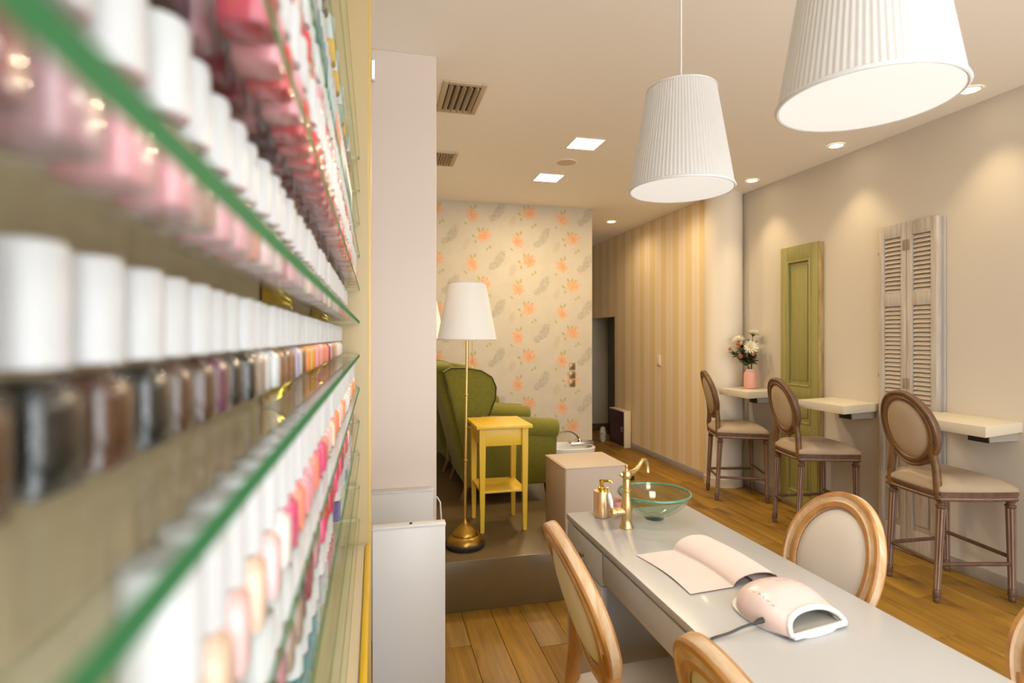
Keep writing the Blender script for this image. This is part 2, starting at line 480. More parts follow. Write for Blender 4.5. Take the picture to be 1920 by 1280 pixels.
# ------------------------------------------------------------------ nail polish display
SH0, SP = CAM_H - 0.0463, 0.0906     # top of the shelf just under the lens height, spacing
SX_F, SX_B, SY0, SY1 = -0.0405, -0.150, -0.25, 1.60
M_shelf = thin_glass('shelf_glass', (0.97, 0.99, 0.975), 0.45, 0.02)
M_edge = mat('glass_edge', (0.036, 0.145, 0.055), 0.6, spec=0.05)
M_edge2 = mat('glass_edge_far', (0.62, 0.58, 0.36), 0.2)
M_panel = mat('display_board', (0.60, 0.50, 0.33), 0.5)
M_pyel = mat('display_yellow', (0.72, 0.46, 0.01), 0.4)
disp = thing('display_cabinet', 'tall beige display cabinet lined with glass shelves of nail polish', 'cabinet', (0, 0, 0))
MB().bar((XL + 0.001, SY0, 0.80), (SX_B - 0.002, 1.62, 2.50)).obj('back_panel', M_panel, disp)
MB().bar((XL + 0.001, 1.62, 0.0), (-0.018, 1.65, 2.742), 0.002).obj('side_panel', mat('gold_beige_board', (0.44, 0.335, 0.17), 0.5), disp)
MB().bar((-0.026, 1.648, 0.0), (-0.010, 1.665, 2.742), 0.002).obj('edge_strip', mat('edge_gold', (0.55, 0.38, 0.12), 0.35), disp)
MB().bar((XL + 0.001, SY0, 0.0), (-0.034, 1.62, 0.795), 0.003).obj('base_unit', M_pyel, disp)
MB().bar((XL + 0.001, SY0, 0.796), (-0.026, 1.62, 0.822), 0.003).obj('base_board', M_panel, disp)
MB().bar((-0.0258, SY0, 0.790), (-0.0130, 1.60, 0.826), 0.002).obj('front_lip', M_pyel, disp)
# shelves are loose panes resting in brass clips
ORD = ['lowest', 'second lowest', 'third lowest', 'fourth lowest', 'fifth lowest', 'sixth lowest', 'sixth highest', 'fifth highest', 'fourth highest', 'third highest', 'second highest', 'highest']
def shelf_z(k): return SH0 + k * SP       # k=0: the shelf just under lens height
KS = list(range(-5, 7))
clip_me = None
def clip_mesh():
    mb = MB()
    n = 14
    for sgn, z0 in ((1, 0.0006), (-1, -0.0086)):
        pts = [(0, 0)] + [(0.040 * math.cos(PI / 2 * i / n), 0.038 * math.sin(PI / 2 * i / n)) for i in range(n + 1)]
        T = Tr(SX_B, 0, z0) @ Matrix(((1, 0, 0, 0), (0, 0, 1, 0), (0, sgn, 0, 0), (0, 0, 0, 1)))
        mb.prism([(round(a, 5), round(b, 5)) for a, b in pts], 0.022, 0.0015, 0, T @ Tr(0, 0, -0.011))
    return mb.mesh('clip', M_brass_p)
clip_me = clip_mesh()
smb = MB().box(((SX_F + SX_B) / 2, (SY0 + SY1) / 2, -0.004), (SX_F - SX_B - 0.001, SY1 - SY0, 0.008), 0)
smb.m = [1 if abs(sum(smb.v[i][0] for i in f) / 4 - (SX_F - 0.0005)) < 1e-4 else (2 if sum(smb.v[i][1] for i in f) / 4 > SY1 - 1e-4 else 0) for f in smb.f]
shelf_me = smb.mesh('glass_shelf', [M_shelf, M_edge, M_edge2], 0)
for k in KS:
    s = thing('glass_shelf', 'green-edged glass shelf holding nail polish, %s of the display' % ORD[k + 5], 'shelf', (0, 0, shelf_z(k)), 0, 'glass shelves of the polish display')
    link('pane', shelf_me, s)
    for cy in (0.16, 0.83, 1.44):
        link('clip', clip_me, s).location = (0, cy, 0)

M_cap = mat('white_cap', (0.49, 0.485, 0.48), 0.35)
M_bglass = thin_glass('bottle_glass', (0.995, 0.99, 0.98), 0.5)
cap_me = MB().lathe([(0.0095, 0.0372), (0.0112, 0.0378), (0.0112, 0.0700), (0.0104, 0.0728), (0.0085, 0.0735)], 18).mesh('cap', M_cap)
def body_mb(s=1.0, z0=0.0, z1=0.036):
    mb = MB(); n = 16
    lv = [(0.78, z0), (0.97, z0 + 0.0012), (1.0, z0 + 0.003), (1.0, z1 - 0.0085), (0.93, z1 - 0.005), (0.62, z1 - 0.0015), (0.55, z1)]
    out = ell(0.0128 * s, 0.0128 * s, n, 4.5)
    vs = [(x_ * r, y_ * r, z) for r, z in lv for x_, y_ in out]
    fs = [(i * n + j, i * n + (j + 1) % n, (i + 1) * n + (j + 1) % n, (i + 1) * n + j) for i in range(len(lv) - 1) for j in range(n)]
    fs += [tuple(reversed(range(n))), tuple((len(lv) - 1) * n + j for j in range(n))]
    return mb.add(vs, fs)
glass_me = body_mb(1.0, 0, 0.0378).mesh('bottle', M_bglass)
PCOL = {
 'black': (0.012, 0.012, 0.012), 'dark brown': (0.06, 0.025, 0.012), 'dark purple': (0.06, 0.035, 0.09), 'plum': (0.11, 0.035, 0.06), 'lavender grey': (0.33, 0.28, 0.42),
 'silver': (0.55, 0.57, 0.58), 'taupe': (0.27, 0.20, 0.15), 'brown': (0.19, 0.08, 0.03), 'orange': (0.75, 0.22, 0.03), 'golden': (0.62, 0.36, 0.05), 'coral': (0.75, 0.22, 0.14),
 'red': (0.58, 0.015, 0.03), 'crimson': (0.42, 0.01, 0.05), 'hot pink': (0.62, 0.05, 0.17), 'pink': (0.72, 0.28, 0.33), 'pale pink': (0.80, 0.52, 0.52), 'nude': (0.74, 0.53, 0.40),
 'pale blue': (0.45, 0.55, 0.60), 'white': (0.78, 0.74, 0.70), 'mauve': (0.42, 0.20, 0.24), 'wine': (0.22, 0.03, 0.05), 'rosy brown': (0.40, 0.17, 0.12), 'teal': (0.06, 0.16, 0.17),
 'grey': (0.28, 0.28, 0.28), 'navy': (0.03, 0.05, 0.18), 'sage': (0.30, 0.36, 0.26)}
pol_me = {}
for c, rgb in PCOL.items():
    pol_me[c] = body_mb(0.94, 0.0020, 0.0345).mesh('polish', mat('polish_' + c.replace(' ', '_'), rgb, 0.25, coat=0.3))
# colour sequence of each row from the near end to the far end
def seq(spec, n):
    out = []
    for i in range(n):
        t = i / max(1, n - 1)
        for lim, cs in spec:
            if t <= lim:
                out.append(cs[(i * 7 + i // 3) % len(cs)]); break
    return out
ROWS = {
 0: (-0.0945, 0.1155, ((0.04, ['black', 'dark brown']), (0.12, ['black', 'dark purple', 'dark brown', 'lavender grey', 'black']), (0.22, ['dark brown', 'plum', 'black', 'plum']), (0.32, ['silver', 'taupe', 'dark purple', 'brown']),
     (0.42, ['silver', 'lavender grey', 'brown', 'silver']), (0.52, ['brown', 'orange', 'golden']), (0.72, ['coral', 'pink', 'crimson', 'coral', 'orange']), (0.86, ['pale blue', 'nude', 'taupe', 'golden', 'coral']), (1.01, ['silver', 'white', 'nude']))),
 1: (-0.080, 0.13, ((0.10, ['wine', 'rosy brown', 'pink', 'mauve']), (0.3, ['pink', 'hot pink', 'pale pink', 'coral']), (0.5, ['pale pink', 'pink', 'nude', 'mauve']), (0.75, ['nude', 'pale pink', 'rosy brown']), (1.01, ['coral', 'nude', 'red']))),
 -1: (-0.061, 0.18, ((0.15, ['white', 'nude', 'pale pink']), (0.35, ['hot pink', 'coral', 'pink', 'coral']), (0.6, ['coral', 'nude', 'pale pink', 'orange']), (1.01, ['white', 'nude', 'pale pink', 'white', 'orange']))),
 2: (-0.0885, 0.26, ((0.3, ['plum', 'mauve', 'wine', 'mauve']), (0.6, ['rosy brown', 'mauve', 'rosy brown', 'brown']), (1.01, ['brown', 'nude', 'golden', 'rosy brown']))),
 -2: (-0.066, 0.34, ((0.25, ['wine', 'plum', 'taupe', 'mauve']), (0.5, ['crimson', 'red', 'hot pink', 'wine']), (0.75, ['hot pink', 'pink', 'red', 'wine']), (1.01, ['rosy brown', 'nude', 'taupe']))),
 3: (-0.066, 0.40, ((0.3, ['pink', 'coral', 'red', 'pale pink']), (0.6, ['pale pink', 'mauve', 'pink']), (1.01, ['coral', 'pale pink', 'red', 'coral']))),
}
ROWS_FRONT = {2: (-0.0575, 0.275, ((0.45, ['crimson', 'red', 'pink', 'crimson', 'red']), (0.7, ['red', 'coral', 'pink']), (1.01, ['coral', 'nude', 'pale pink'])))}
PITCH = 0.0345
nb = 0
def add_bottle(c, x, y, k, pv, nx):
    global nb
    nb += 1
    if pv and nx: near_ = 'between %s and %s ones' % (pv, nx) if pv != nx else 'between two %s ones' % pv
    else: near_ = 'ending the row beside a %s one' % (pv or nx)
    art = '%s nail polish bottle %s, %s glass shelf' % (c, near_, ORD[k + 5])
    b_ = thing('nail_polish_bottle', art, 'nail polish', (x, y, shelf_z(k)), random.uniform(-0.07, 0.07), 'nail polish bottles on the glass shelves')
    link('bottle', glass_me, b_); link('polish', pol_me[c], b_); link('cap', cap_me, b_)
for table in (ROWS, ROWS_FRONT):
    for k, (ax, y0, spec) in table.items():
        n = int((1.57 - y0) / PITCH)
        sq = seq(spec, n)
        for i, c in enumerate(sq):
            add_bottle(c, ax + random.uniform(-0.0015, 0.0015), y0 + i * PITCH + random.uniform(-0.002, 0.002), k, sq[i - 1] if i else None, sq[i + 1] if i + 1 < n else None)
# the rest of the stock on the far shelves
rest = MB(); rest_m = [M_cap]; rcol = ['teal', 'grey', 'navy', 'sage', 'white', 'pale pink', 'coral', 'taupe', 'golden', 'pale blue', 'wine']
for c in rcol: rest_m.append(mat('polish_' + c.replace(' ', '_'), PCOL[c]))
capv = MB().lathe([(0.0112, 0.0360), (0.0112, 0.0700), (0.0095, 0.0732)], 10)
bodv = MB().box((0, 0, 0.018), (0.0245, 0.0245, 0.036), 0.003, segs=1)
for k, spec in ((4, ['grey', 'teal', 'pale blue', 'coral', 'white']), (5, ['taupe', 'golden', 'sage', 'grey']), (-3, ['teal', 'grey', 'wine', 'navy', 'sage'])):
    y0 = 0.5
    n = int((1.57 - y0) / PITCH)
    for i in range(n):
        if k == 5 and random.random() < 0.45: continue
        if k == -3 and random.random() < 0.25: continue
        c = spec[(i * 5 + i // 4) % len(spec)]
        T = Tr(-0.07, y0 + i * PITCH, shelf_z(k) + 0.0002)
        rest.add(bodv.v, bodv.f, 1 + rcol.index(c), T); rest.add(capv.v, capv.f, 0, T)
tag(rest.obj('nail_polish_stock', rest_m), 'rows of further nail polish bottles on the outer glass shelves', 'nail polish', None, 'stuff')

# ------------------------------------------------------------------ white cabinets beside the display
wc = thing('white_partition', 'plain white upright partition panel at the end of the polish display', 'partition', (0, 0, 0))
MB().bar((-0.008, 1.90, 0.0), (0.232, 1.935, 0.762), 0.002).obj('panel', M_white, wc)
MB().bar((-0.009, 1.898, 0.762), (0.234, 1.940, 0.770), 0.001).obj('top_edge', M_white, wc)
MB().lathe([(0.005, 0.770), (0.005, 0.7735), (0.003, 0.774)], 12, c=(0.118, 1.92, 0)).obj('cable_grommet', M_black, wc)
gb = thing('grey_box', 'low pale grey boxed casing fixed to the square column', 'casing', (0, 0, 0))
MB().bar((-0.03, 2.655, 0.0), (0.268, 2.719, 0.675), 0.003).obj('body', mat('pale_grey', (0.66, 0.65, 0.62), 0.5), gb)
MB().bar((-0.03, 2.652, 0.675), (0.270, 2.719, 0.682), 0.002).obj('lid', mat('pale_grey', (0.66, 0.65, 0.62), 0.5), gb)
tag(MB().tube([(0.266, 2.66, 0.64), (0.286, 2.655, 0.645), (0.300, 2.65, 0.62), (0.304, 2.64, 0.54), (0.300, 2.62, 0.30), (0.290, 2.62, 0.004)], 0.0035, 8).obj('white_cable', M_white), 'thin white cable hanging beside the pale grey box', 'cable')
em = thing('emergency_light', 'small white box light mounted high on the square column', 'light', (0, 0, 0))
MB().bar((-0.015, 2.695, 2.60), (0.000, 2.722, 2.70), 0.003).obj('housing', M_white, em)
MB().bar((-0.013, 2.690, 2.61), (-0.002, 2.696, 2.69), 0.001).obj('diffuser', mat('emergency_glow', (1, 1, 1), 0.5, emit=(0.9, 0.92, 1.0), estr=2.0), em)

# ------------------------------------------------------------------ ceiling fittings
M_vent = mat('vent_beige', (0.52, 0.42, 0.28), 0.5)
def vent(label, x0, x1, y0, y1, nsl):
    v = thing('ceiling_vent', label, 'vent', ((x0 + x1) / 2, (y0 + y1) / 2, ZC), 0, 'ceiling air vents')
    w, l = (x1 - x0), (y1 - y0); fw_ = 0.03
    fr = MB()
    for sx in (-1, 1):
        fr.box((sx * (w / 2 - fw_ / 2), 0, -0.006), (fw_, l, 0.012), 0.003)
        fr.box((0, sx * (l / 2 - fw_ / 2), -0.006), (w - 2 * fw_, fw_, 0.012), 0.003)
    fr.obj('frame', M_vent, v)
    MB().box((0, 0, -0.0012), (w - 2 * fw_, l - 2 * fw_, 0.002)).obj('backing', M_dark, v)
    sm = MB().box((0, 0, 0), (0.003, l - 2 * fw_, 0.026), 0, T=Ry(-0.6)).mesh('slat', M_vent)
    for i in range(nsl):
        link('slat', sm, v).location = (-w / 2 + fw_ + (w - 2 * fw_) * (i + 0.5) / nsl, 0, -0.011)
vent('beige ceiling air vent with wide louvres next to the square column', 0.352, 0.590, 2.955, 3.36, 5)
vent('beige ceiling air vent with many narrow louvres towards the wallpapered wall', 0.33, 0.600, 4.09, 4.42, 10)

M_panelglow = mat('led_panel', (1, 1, 1), 0.4, emit=(1.0, 0.90, 0.74), estr=9.0)
for lab, px, py in (('square recessed ceiling light, the one closer to the pendant lamps', 1.435, 3.70), ('square recessed ceiling light, the one closer to the wallpapered wall', 1.435, 4.56)):
    t = thing('ceiling_panel_light', lab, 'ceiling light', (px, py, ZC), 0, 'square ceiling lights')
    MB().box((0, 0, -0.003), (0.205, 0.205, 0.006), 0.002).obj('diffuser', M_panelglow, t)
    fr = MB()
    for sx in (-1, 1):
        fr.box((sx * 0.106, 0, -0.003), (0.008, 0.22, 0.006), 0.001); fr.box((0, sx * 0.106, -0.003), (0.204, 0.008, 0.006), 0.001)
    fr.obj('frame', M_ceil, t)
    light('panel_lamp', 'AREA', (0, 0, -0.02), 21, (1.0, 0.78, 0.50), t, shape='SQUARE', size=0.2)
sp = thing('ceiling_speaker', 'round flat ceiling speaker between the two square lights', 'speaker', (1.445, 4.13, ZC))
MB().lathe([(0.075, 0), (0.075, -0.004), (0.068, -0.006), (0.005, -0.006)][::-1], 32).obj('grille', mat('speaker_grille', (0.66, 0.55, 0.42), 0.7), sp)
MB().lathe([(0.085, 0), (0.085, -0.003), (0.074, -0.004)][::-1], 32).obj('ring', M_ceil, sp)

M_spot = mat('spot_glow', (1, 1, 1), 0.4, emit=(1.0, 0.86, 0.62), estr=14.0)
M_ring = mat('spot_ring', (0.85, 0.78, 0.66), 0.4)
for i, (px, py) in enumerate(((2.70, 6.12), (2.70, 5.00), (3.175, 4.22), (3.175, 3.31), (3.175, 2.39), (3.175, 1.47), (3.175, 0.55))):  # the corridor-mouth spot is an unseen extra, added to brighten the striped wall
    lab = ['recessed round ceiling spot in the corridor by the striped wall', 'added unseen round ceiling spot brightening the mouth of the corridor', 'recessed round ceiling spot lighting the wall by the round column', 'recessed round ceiling spot lighting the wall between green door and shutter',
           'recessed round ceiling spot lighting the wall past the grey shutter', 'recessed round ceiling spot near the shop window wall', 'recessed round ceiling spot closest to the shop window'][i]
    t = thing('ceiling_spot', lab, 'ceiling spot', (px, py, ZC), 0, 'recessed round ceiling spots')
    MB().lathe([(0.045, -0.0045), (0.045, -0.001)], 24).obj('lens', M_spot, t)
    rg = MB(); rg.grid(28, 4, lambda u, v: ((0.045 + 0.012 * (v if v < 0.9 else 1)) * math.cos(2 * PI * u), (0.045 + 0.012 * v) * math.sin(2 * PI * u), -0.006 + 0.005 * v), cu=True)
    rg.obj('ring', M_ring, t)
    light('spot_lamp', 'SPOT', (0, 0, -0.02), 21 if i > 1 else 16, WARM, t, spot_size=math.radians(82 if i > 1 else 165), spot_blend=0.9, shadow_soft_size=0.03)

# pendant lamps over the desk
M_shade = mat('pleated_shade', (0.52, 0.50, 0.475), 0.8, emit=(1.0, 0.90, 0.78), estr=0.10)
M_diff = mat('shade_diffuser', (0.7, 0.7, 0.68), 0.6, emit=(0.98, 0.97, 0.94), estr=0.42)
def pendant(label, loc):
    t = thing('pendant_lamp', label, 'pendant lamp', loc, 0, 'pleated pendant lamps over the desk')
    mb = MB()
    def sh(u, v):
        an = 2 * PI * u
        r = 0.155 + (0.104 - 0.155) * v
        r += 0.0007 * math.sin(an * 84)
        return (r * math.cos(an), r * math.sin(an), 0.006 + 0.302 * v)
    mb.grid(84 * 6, 9, sh, cu=True); mb.obj('shade', M_shade, t, 1.2)
    MB().tube([(0.1555 * math.cos(a * 2 * PI / 64), 0.1555 * math.sin(a * 2 * PI / 64), 0.004) for a in range(64)], 0.0045, 8, closed=True).obj('bottom_rim', M_white, t)
    MB().tube([(0.104 * math.cos(a * 2 * PI / 48), 0.104 * math.sin(a * 2 * PI / 48), 0.308) for a in range(48)], 0.003, 8, closed=True).obj('top_rim', M_white, t)
    MB().lathe([(0.1515, 0.0), (0.1515, 0.003)], 64).obj('diffuser', M_diff, t)
    MB().lathe([(0.103, 0.303), (0.103, 0.305)], 48).obj('top_disc', M_white, t)
    MB().tube([(0, 0, 0.305), (0, 0, ZC - loc[2] - 0.02)], 0.0028, 8).obj('cord', M_white, t)
    MB().lathe([(0.05, ZC - loc[2] - 0.024), (0.05, ZC - loc[2])], 24).obj('ceiling_rose', M_white, t)
    light('bulb', 'AREA', (0, 0, -0.012), 3.2, (1.0, 0.90, 0.76), t, shape='DISK', size=0.29)
pendant('white pleated pendant lamp hanging over the sink end of the desk', (0.918, 1.555, 1.852))
pendant('white pleated pendant lamp hanging over the open end of the desk', (0.918, 0.885, 1.852))

# ------------------------------------------------------------------ wall furniture on the right
M_counter = mat('cream_counter', (0.66, 0.60, 0.47), 0.35)
def counter(label, y0, y1, notch=None):
    t = thing('wall_counter', label, 'counter', (0, 0, 0), 0, 'floating wall counters')
    sk = 0.085
    poly = [(3.025, y0), (XR, y0 + sk), (XR, y1 + sk), (3.025, y1)]
    if notch: poly = [(3.025, y0), (XR, y0 + sk), (XR, notch), (3.3505, notch), (3.3505, y1 + sk * (3.3505 - 3.025) / (XR - 3.025)), (3.025, y1)]   # cut to fit round the shutter
    MB().prism(poly, 0.056, 0.002, 0, Tr(0, 0, 0.886)).obj('top', M_counter, t)
    ym = y0 + 0.09
    MB().bar((XR - 0.20, ym + 0.02, 0.830), (XR - 0.195, ym + 0.13, 0.887)).obj('bracket_plate', M_black, t)
    MB().bar((XR - 0.196, ym + 0.016, 0.836), (XR, ym + 0.020, 0.887)).obj('bracket', mat('grey_bracket', (0.36, 0.32, 0.27), 0.5), t)
    MB().bar((XR - 0.203, ym + 0.014, 0.828), (XR - 0.195, ym + 0.021, 0.887), 0.001).obj('bracket_edge', M_chrome, t)
counter('cream floating counter on the wall holding the flower vase', 4.07, 4.47)
counter('cream floating counter on the wall between the green door and the shutter', 3.09, 3.50)
counter('cream floating counter on the wall past the louvred shutter', 2.20, 2.66, 2.699)

# green door leaf leaning on the wall
M_gdoor = mat('green_door_paint', (0.27, 0.25, 0.075), 0.5, col2=(0.32, 0.29, 0.10), vscale=(6, 30, 2.5))
M_bare = mat('bare_door_wood', (0.42, 0.30, 0.12), 0.6, col2=(0.24, 0.17, 0.05), vscale=(30, 30, 6))
gd = thing('old_door', 'old green painted panelled door leaf standing against the wall', 'door', (0, 0, 0))
X0, X1 = 3.352, 3.398
ya, yb = 3.675, 4.085
db = MB()
db.bar((X0, ya, 0.004), (X1, ya + 0.075, 2.15), 0.003).bar((X0, yb - 0.075, 0.004), (X1, yb, 2.15), 0.003)
for z0, z1 in ((0.004, 0.13), (0.60, 0.70), (0.90, 1.00), (2.03, 2.15)): db.bar((X0 + 0.0005, ya + 0.0745, z0), (X1, yb - 0.0745, z1), 0.003)
db.obj('frame', M_gdoor, gd)
for z0, z1 in ((0.13, 0.60), (0.70, 0.90), (1.00, 2.03)):
    p = MB().bar((X0 + 0.018, ya + 0.07, z0 - 0.005), (X1, yb - 0.07, z1 + 0.005)).bar((X0 + 0.010, ya + 0.115, z0 + 0.045), (X0 + 0.03, yb - 0.115, z1 - 0.045), 0.006).obj('panel', M_gdoor, gd)
    mo = MB()
    for (l, h) in (((ya + 0.075, z0), (ya + 0.092, z1)), ((yb - 0.092, z0), (yb - 0.075, z1)), ((ya + 0.09, z0), (yb - 0.09, z0 + 0.017)), ((ya + 0.09, z1 - 0.017), (yb - 0.09, z1))):
        mo.bar((X0 - 0.006, l[0], l[1]), (X0 + 0.02, h[0], h[1]), 0.004)
    mo.obj('moulding', M_gdoor, p)
MB().bar((X0 + 0.004, ya - 0.014, 0.004), (X1, ya - 0.0005, 2.146), 0.003).obj('bare_edge', M_bare, gd)

# louvred shutter
M_shut = mat('weathered_shutter', (0.50, 0.455, 0.405), 0.7, col2=(0.38, 0.325, 0.265), vscale=(20, 40, 3.5), bump=0.15, bscale=40)
M_slat = mat('weathered_slat', (0.58, 0.52, 0.44), 0.7, col2=(0.46, 0.39, 0.31), vscale=(20, 9, 60))
M_back = mat('shutter_gap', (0.13, 0.10, 0.07), 0.8)
M_rust = mat('rusty_iron', (0.14, 0.09, 0.06), 0.7, 0.4)
sh = thing('louvred_shutter', 'tall weathered grey louvred shutter standing against the wall', 'shutter', (0, 0, 0))
ZU = ((1.690, 2.060, 13), (0.95, 1.605, 23))
slat_me = MB().box((0, 0, 0), (0.006, 0.118, 0.034), 0.0015, T=Ry(0.62)).mesh('slat', M_slat)
for li, (y0, y1) in enumerate(((2.722, 2.925), (2.927, 3.130))):
    lf = MB()
    lf.bar((X0, y0, 0.004), (X1 - 0.008, y0 + 0.040, 2.15), 0.003).bar((X0, y1 - 0.040, 0.004), (X1 - 0.008, y1, 2.15), 0.003)
    for z0, z1 in ((0.004, 0.16), (0.84, 0.95), (1.605, 1.690), (2.060, 2.15)): lf.bar((X0 + 0.0006, y0 + 0.0395, z0), (X1 - 0.008, y1 - 0.0395, z1), 0.003)
    leaf = lf.obj('leaf', M_shut, sh)
    MB().bar((X0 + 0.014, y0 + 0.036, 0.155), (X1 - 0.012, y1 - 0.036, 0.845), 0.002).bar((X0 + 0.006, y0 + 0.06, 0.20), (X0 + 0.02, y1 - 0.06, 0.80), 0.004).obj('panel', M_shut, leaf)
    MB().bar((X1 - 0.012, y0 + 0.03, 0.90), (X1 - 0.006, y1 - 0.03, 2.08)).obj('backing', M_back, leaf)
    for z0, z1, n in ZU:
        for i in range(n):
            link('slat', slat_me, leaf).location = (X0 + 0.014, (y0 + y1) / 2, z0 + (z1 - z0) * (i + 0.5) / n)
MB().bar((X1 - 0.010, 2.700, 0.004), (X1, 3.135, 2.145), 0.002).obj('mounting_board', mat('shutter_board', (0.40, 0.38, 0.36), 0.7), sh)
for z in (2.00, 1.10):
    hg = MB().tube([(X0 - 0.003, 2.926, z - 0.036), (X0 - 0.003, 2.926, z + 0.036)], 0.004, 8)
    for sy in (-1, 1): hg.bar((X0 - 0.0015, 2.926 + sy * 0.004, z - 0.034), (X0 + 0.001, 2.926 + sy * 0.026, z + 0.034), 0.0006)
    hg.obj('hinge', mat('painted_hinge', (0.30, 0.235, 0.17), 0.7), sh)
for z in (1.97, 1.14):
    MB().bar((X0 + 0.012, 3.128, z - 0.012), (X0 + 0.026, 3.145, z + 0.012), 0.002).obj('side_hinge', M_rust, sh)

# ------------------------------------------------------------------ oval-back chairs and stools
M_limed = mat('limed_brown_wood', (0.150, 0.078, 0.046), 0.5, col2=(0.085, 0.042, 0.024), vscale=(25, 25, 6))
M_limed_l = mat('limewash', (0.40, 0.29, 0.22), 0.6, col2=(0.24, 0.15, 0.10), vscale=(30, 30, 5))
M_stoolback = mat('stool_frame_wood', (0.205, 0.105, 0.032), 0.45, col2=(0.085, 0.042, 0.018), vscale=(14, 9, 9))
M_linen = mat('taupe_linen', (0.40, 0.31, 0.215), 0.9, bump=0.1, bscale=300)
M_oak = mat('natural_oak', (0.50, 0.245, 0.070), 0.45, col2=(0.27, 0.11, 0.03), vscale=(16, 7, 7))
M_wash = mat('whitewashed_oak', (0.66, 0.50, 0.34), 0.55, col2=(0.50, 0.27, 0.09), vscale=(40, 9, 9))
M_cream = mat('cream_upholstery', (0.62, 0.56, 0.49), 0.85, bump=0.06, bscale=300)

def louis(name, label, cat, group, sh_, a, b, ztop, wr, wf, dep, mats, tau, stretch, legr=0.021):
    """oval-back seat facing +X, origin on the floor under the seat centre"""
    m_leg, m_leg2, m_frame, m_frame2, m_pad = mats
    t = thing(name, label, cat, (0, 0, 0), 0, group)
    xr, xf = -dep / 2, dep / 2
    za1 = sh_ - 0.060; za0 = za1 - 0.050
    # outline of the seat
    raw = []
    for i in range(9): raw.append((xr - 0.012 * math.sin(PI * i / 8), -wr / 2 + wr * i / 8))
    for i in range(1, 8): raw.append((xr + dep * i / 8, wr / 2 + (wf - wr) / 2 * math.sin(PI / 2 * i / 8)))
    for i in range(9): raw.append((xf + 0.02 * math.sin(PI * i / 8), wf / 2 - wf * i / 8))
    for i in range(1, 8): raw.append((xf - dep * i / 8, -wf / 2 + (wf - wr) / 2 * (1 - math.cos(PI / 2 * i / 8))))
    ol = [(round(p[0], 5), round(p[1], 5)) for p in raw]
    grow = lambda g: [(x_ * (1 + g / dep * 2), y_ * (1 + g / wf * 2)) for x_, y_ in ol]
    ap = MB()
    n = len(ol)
    lv = [(0.0, za0), (0.004, za0 + 0.004), (0.004, za0 + 0.012), (-0.002, za0 + 0.016), (-0.002, za0 + 0.026), (0.004, za0 + 0.030), (0.005, za1 - 0.006), (0.0, za1)]
    vs = [(*p, z) for g, z in lv for p in grow(g)]
    fs = [(i * n + (j + 1) % n, i * n + j, (i + 1) * n + j, (i + 1) * n + (j + 1) % n) for i in range(len(lv) - 1) for j in range(n)]
    ms = [1 if i in (2, 4) else 0 for i in range(len(lv) - 1) for j in range(n)]
    fs += [tuple(range(n)), tuple(reversed([(len(lv) - 1) * n + j for j in range(n)]))]; ms += [0, 0]
    ap.add(vs, fs, ms); ap.obj('seat_frame', [m_leg, m_leg2], t)
    MB().dome(grow(0.004), za1, 0.070, 10, power=4.2, skirt=0.020).obj('seat', m_pad, t, 1.2)
    # legs
    L = za0 + 0.012
    prof = [(legr * 0.55, 0.0), (legr * 0.70, 0.004), (legr * 0.80, 0.020), (legr * 0.66, 0.028), (legr * 0.86, 0.033), (legr * 0.90, 0.052), (legr * 0.84, 0.062), (legr * 0.72, 0.066),
            (legr * 0.78, 0.072, 0.20), (legr * 1.02, L - 0.055, 0.20), (legr * 1.0, L - 0.050), (legr * 1.16, L - 0.046), (legr * 1.16, L - 0.038), (legr * 0.86, L - 0.034), (legr * 0.90, L - 0.022), (legr * 1.18, L - 0.016), (legr * 1.20, L)]
    leg = MB().lathe(prof, 32, 0, None, 8, mi2=1).box((0, 0, (L + za1) / 2 - 0.004), (legr * 2.1, legr * 2.1, za1 - L + 0.006), 0.003)
    leg_me = leg.mesh('leg', [m_leg, m_leg2])
    corners = [(xr + 0.024, wr / 2 - 0.022, -0.03, 0.0), (xr + 0.024, -wr / 2 + 0.022, -0.03, 0.0), (xf - 0.014, wf / 2 - 0.026, 0.012, 0.0), (xf - 0.014, -wf / 2 + 0.026, 0.012, 0.0)]
    feet = []
    for (lx, ly, spx, spy) in corners:
        T = Tr(lx, ly, 0) @ Matrix(((1, 0, -spx / L, spx), (0, 1, -spy / L, spy), (0, 0, 1, 0), (0, 0, 0, 1)))
        o = link('leg', leg_me, t, None); o.data = leg_me.copy(); o.data.transform(T)
        feet.append((lx, ly, spx))
    if stretch:
        def at(i, z): lx, ly, spx = feet[i]; return (lx + spx * (1 - z / L), ly, z)
        for i, j, z in ((0, 1, 0.20), (2, 3, 0.235), (0, 2, 0.20), (1, 3, 0.20)):
            MB().tube([at(i, z), at(j, z)], 0.0105, 10).obj('stretcher', m_leg, t)
    # oval back
    zc_ = ztop - b * math.cos(tau)
    x0 = xr - 0.035 - 0.0
    def P(y, s, d):      # y across, s up along the back, d forward offset
        return (x0 - math.sin(tau) * s + math.cos(tau) * d + 0.55 * y * y, y, zc_ + math.cos(tau) * s + math.sin(tau) * d)
    w = 0.050
    prf = [(0.0, -0.013), (0.004, -0.017), (0.018, -0.017), (0.022, -0.013), (0.034, -0.013), (0.038, -0.018), (w - 0.003, -0.016), (w, -0.010), (w, 0.010), (w - 0.003, 0.016), (0.038, 0.018), (0.034, 0.013), (0.022, 0.013), (0.018, 0.017), (0.004, 0.017), (0.0, 0.013)]
    NN = 72; vs = []; fs = []; ms = []
    for i in range(NN):
        th = 2 * PI * i / NN
        for r_, d in prf:
            aa, bb = a - w + r_, b - w + r_
            vs.append(P(aa * math.cos(th), bb * math.sin(th), d))
    m_ = len(prf)
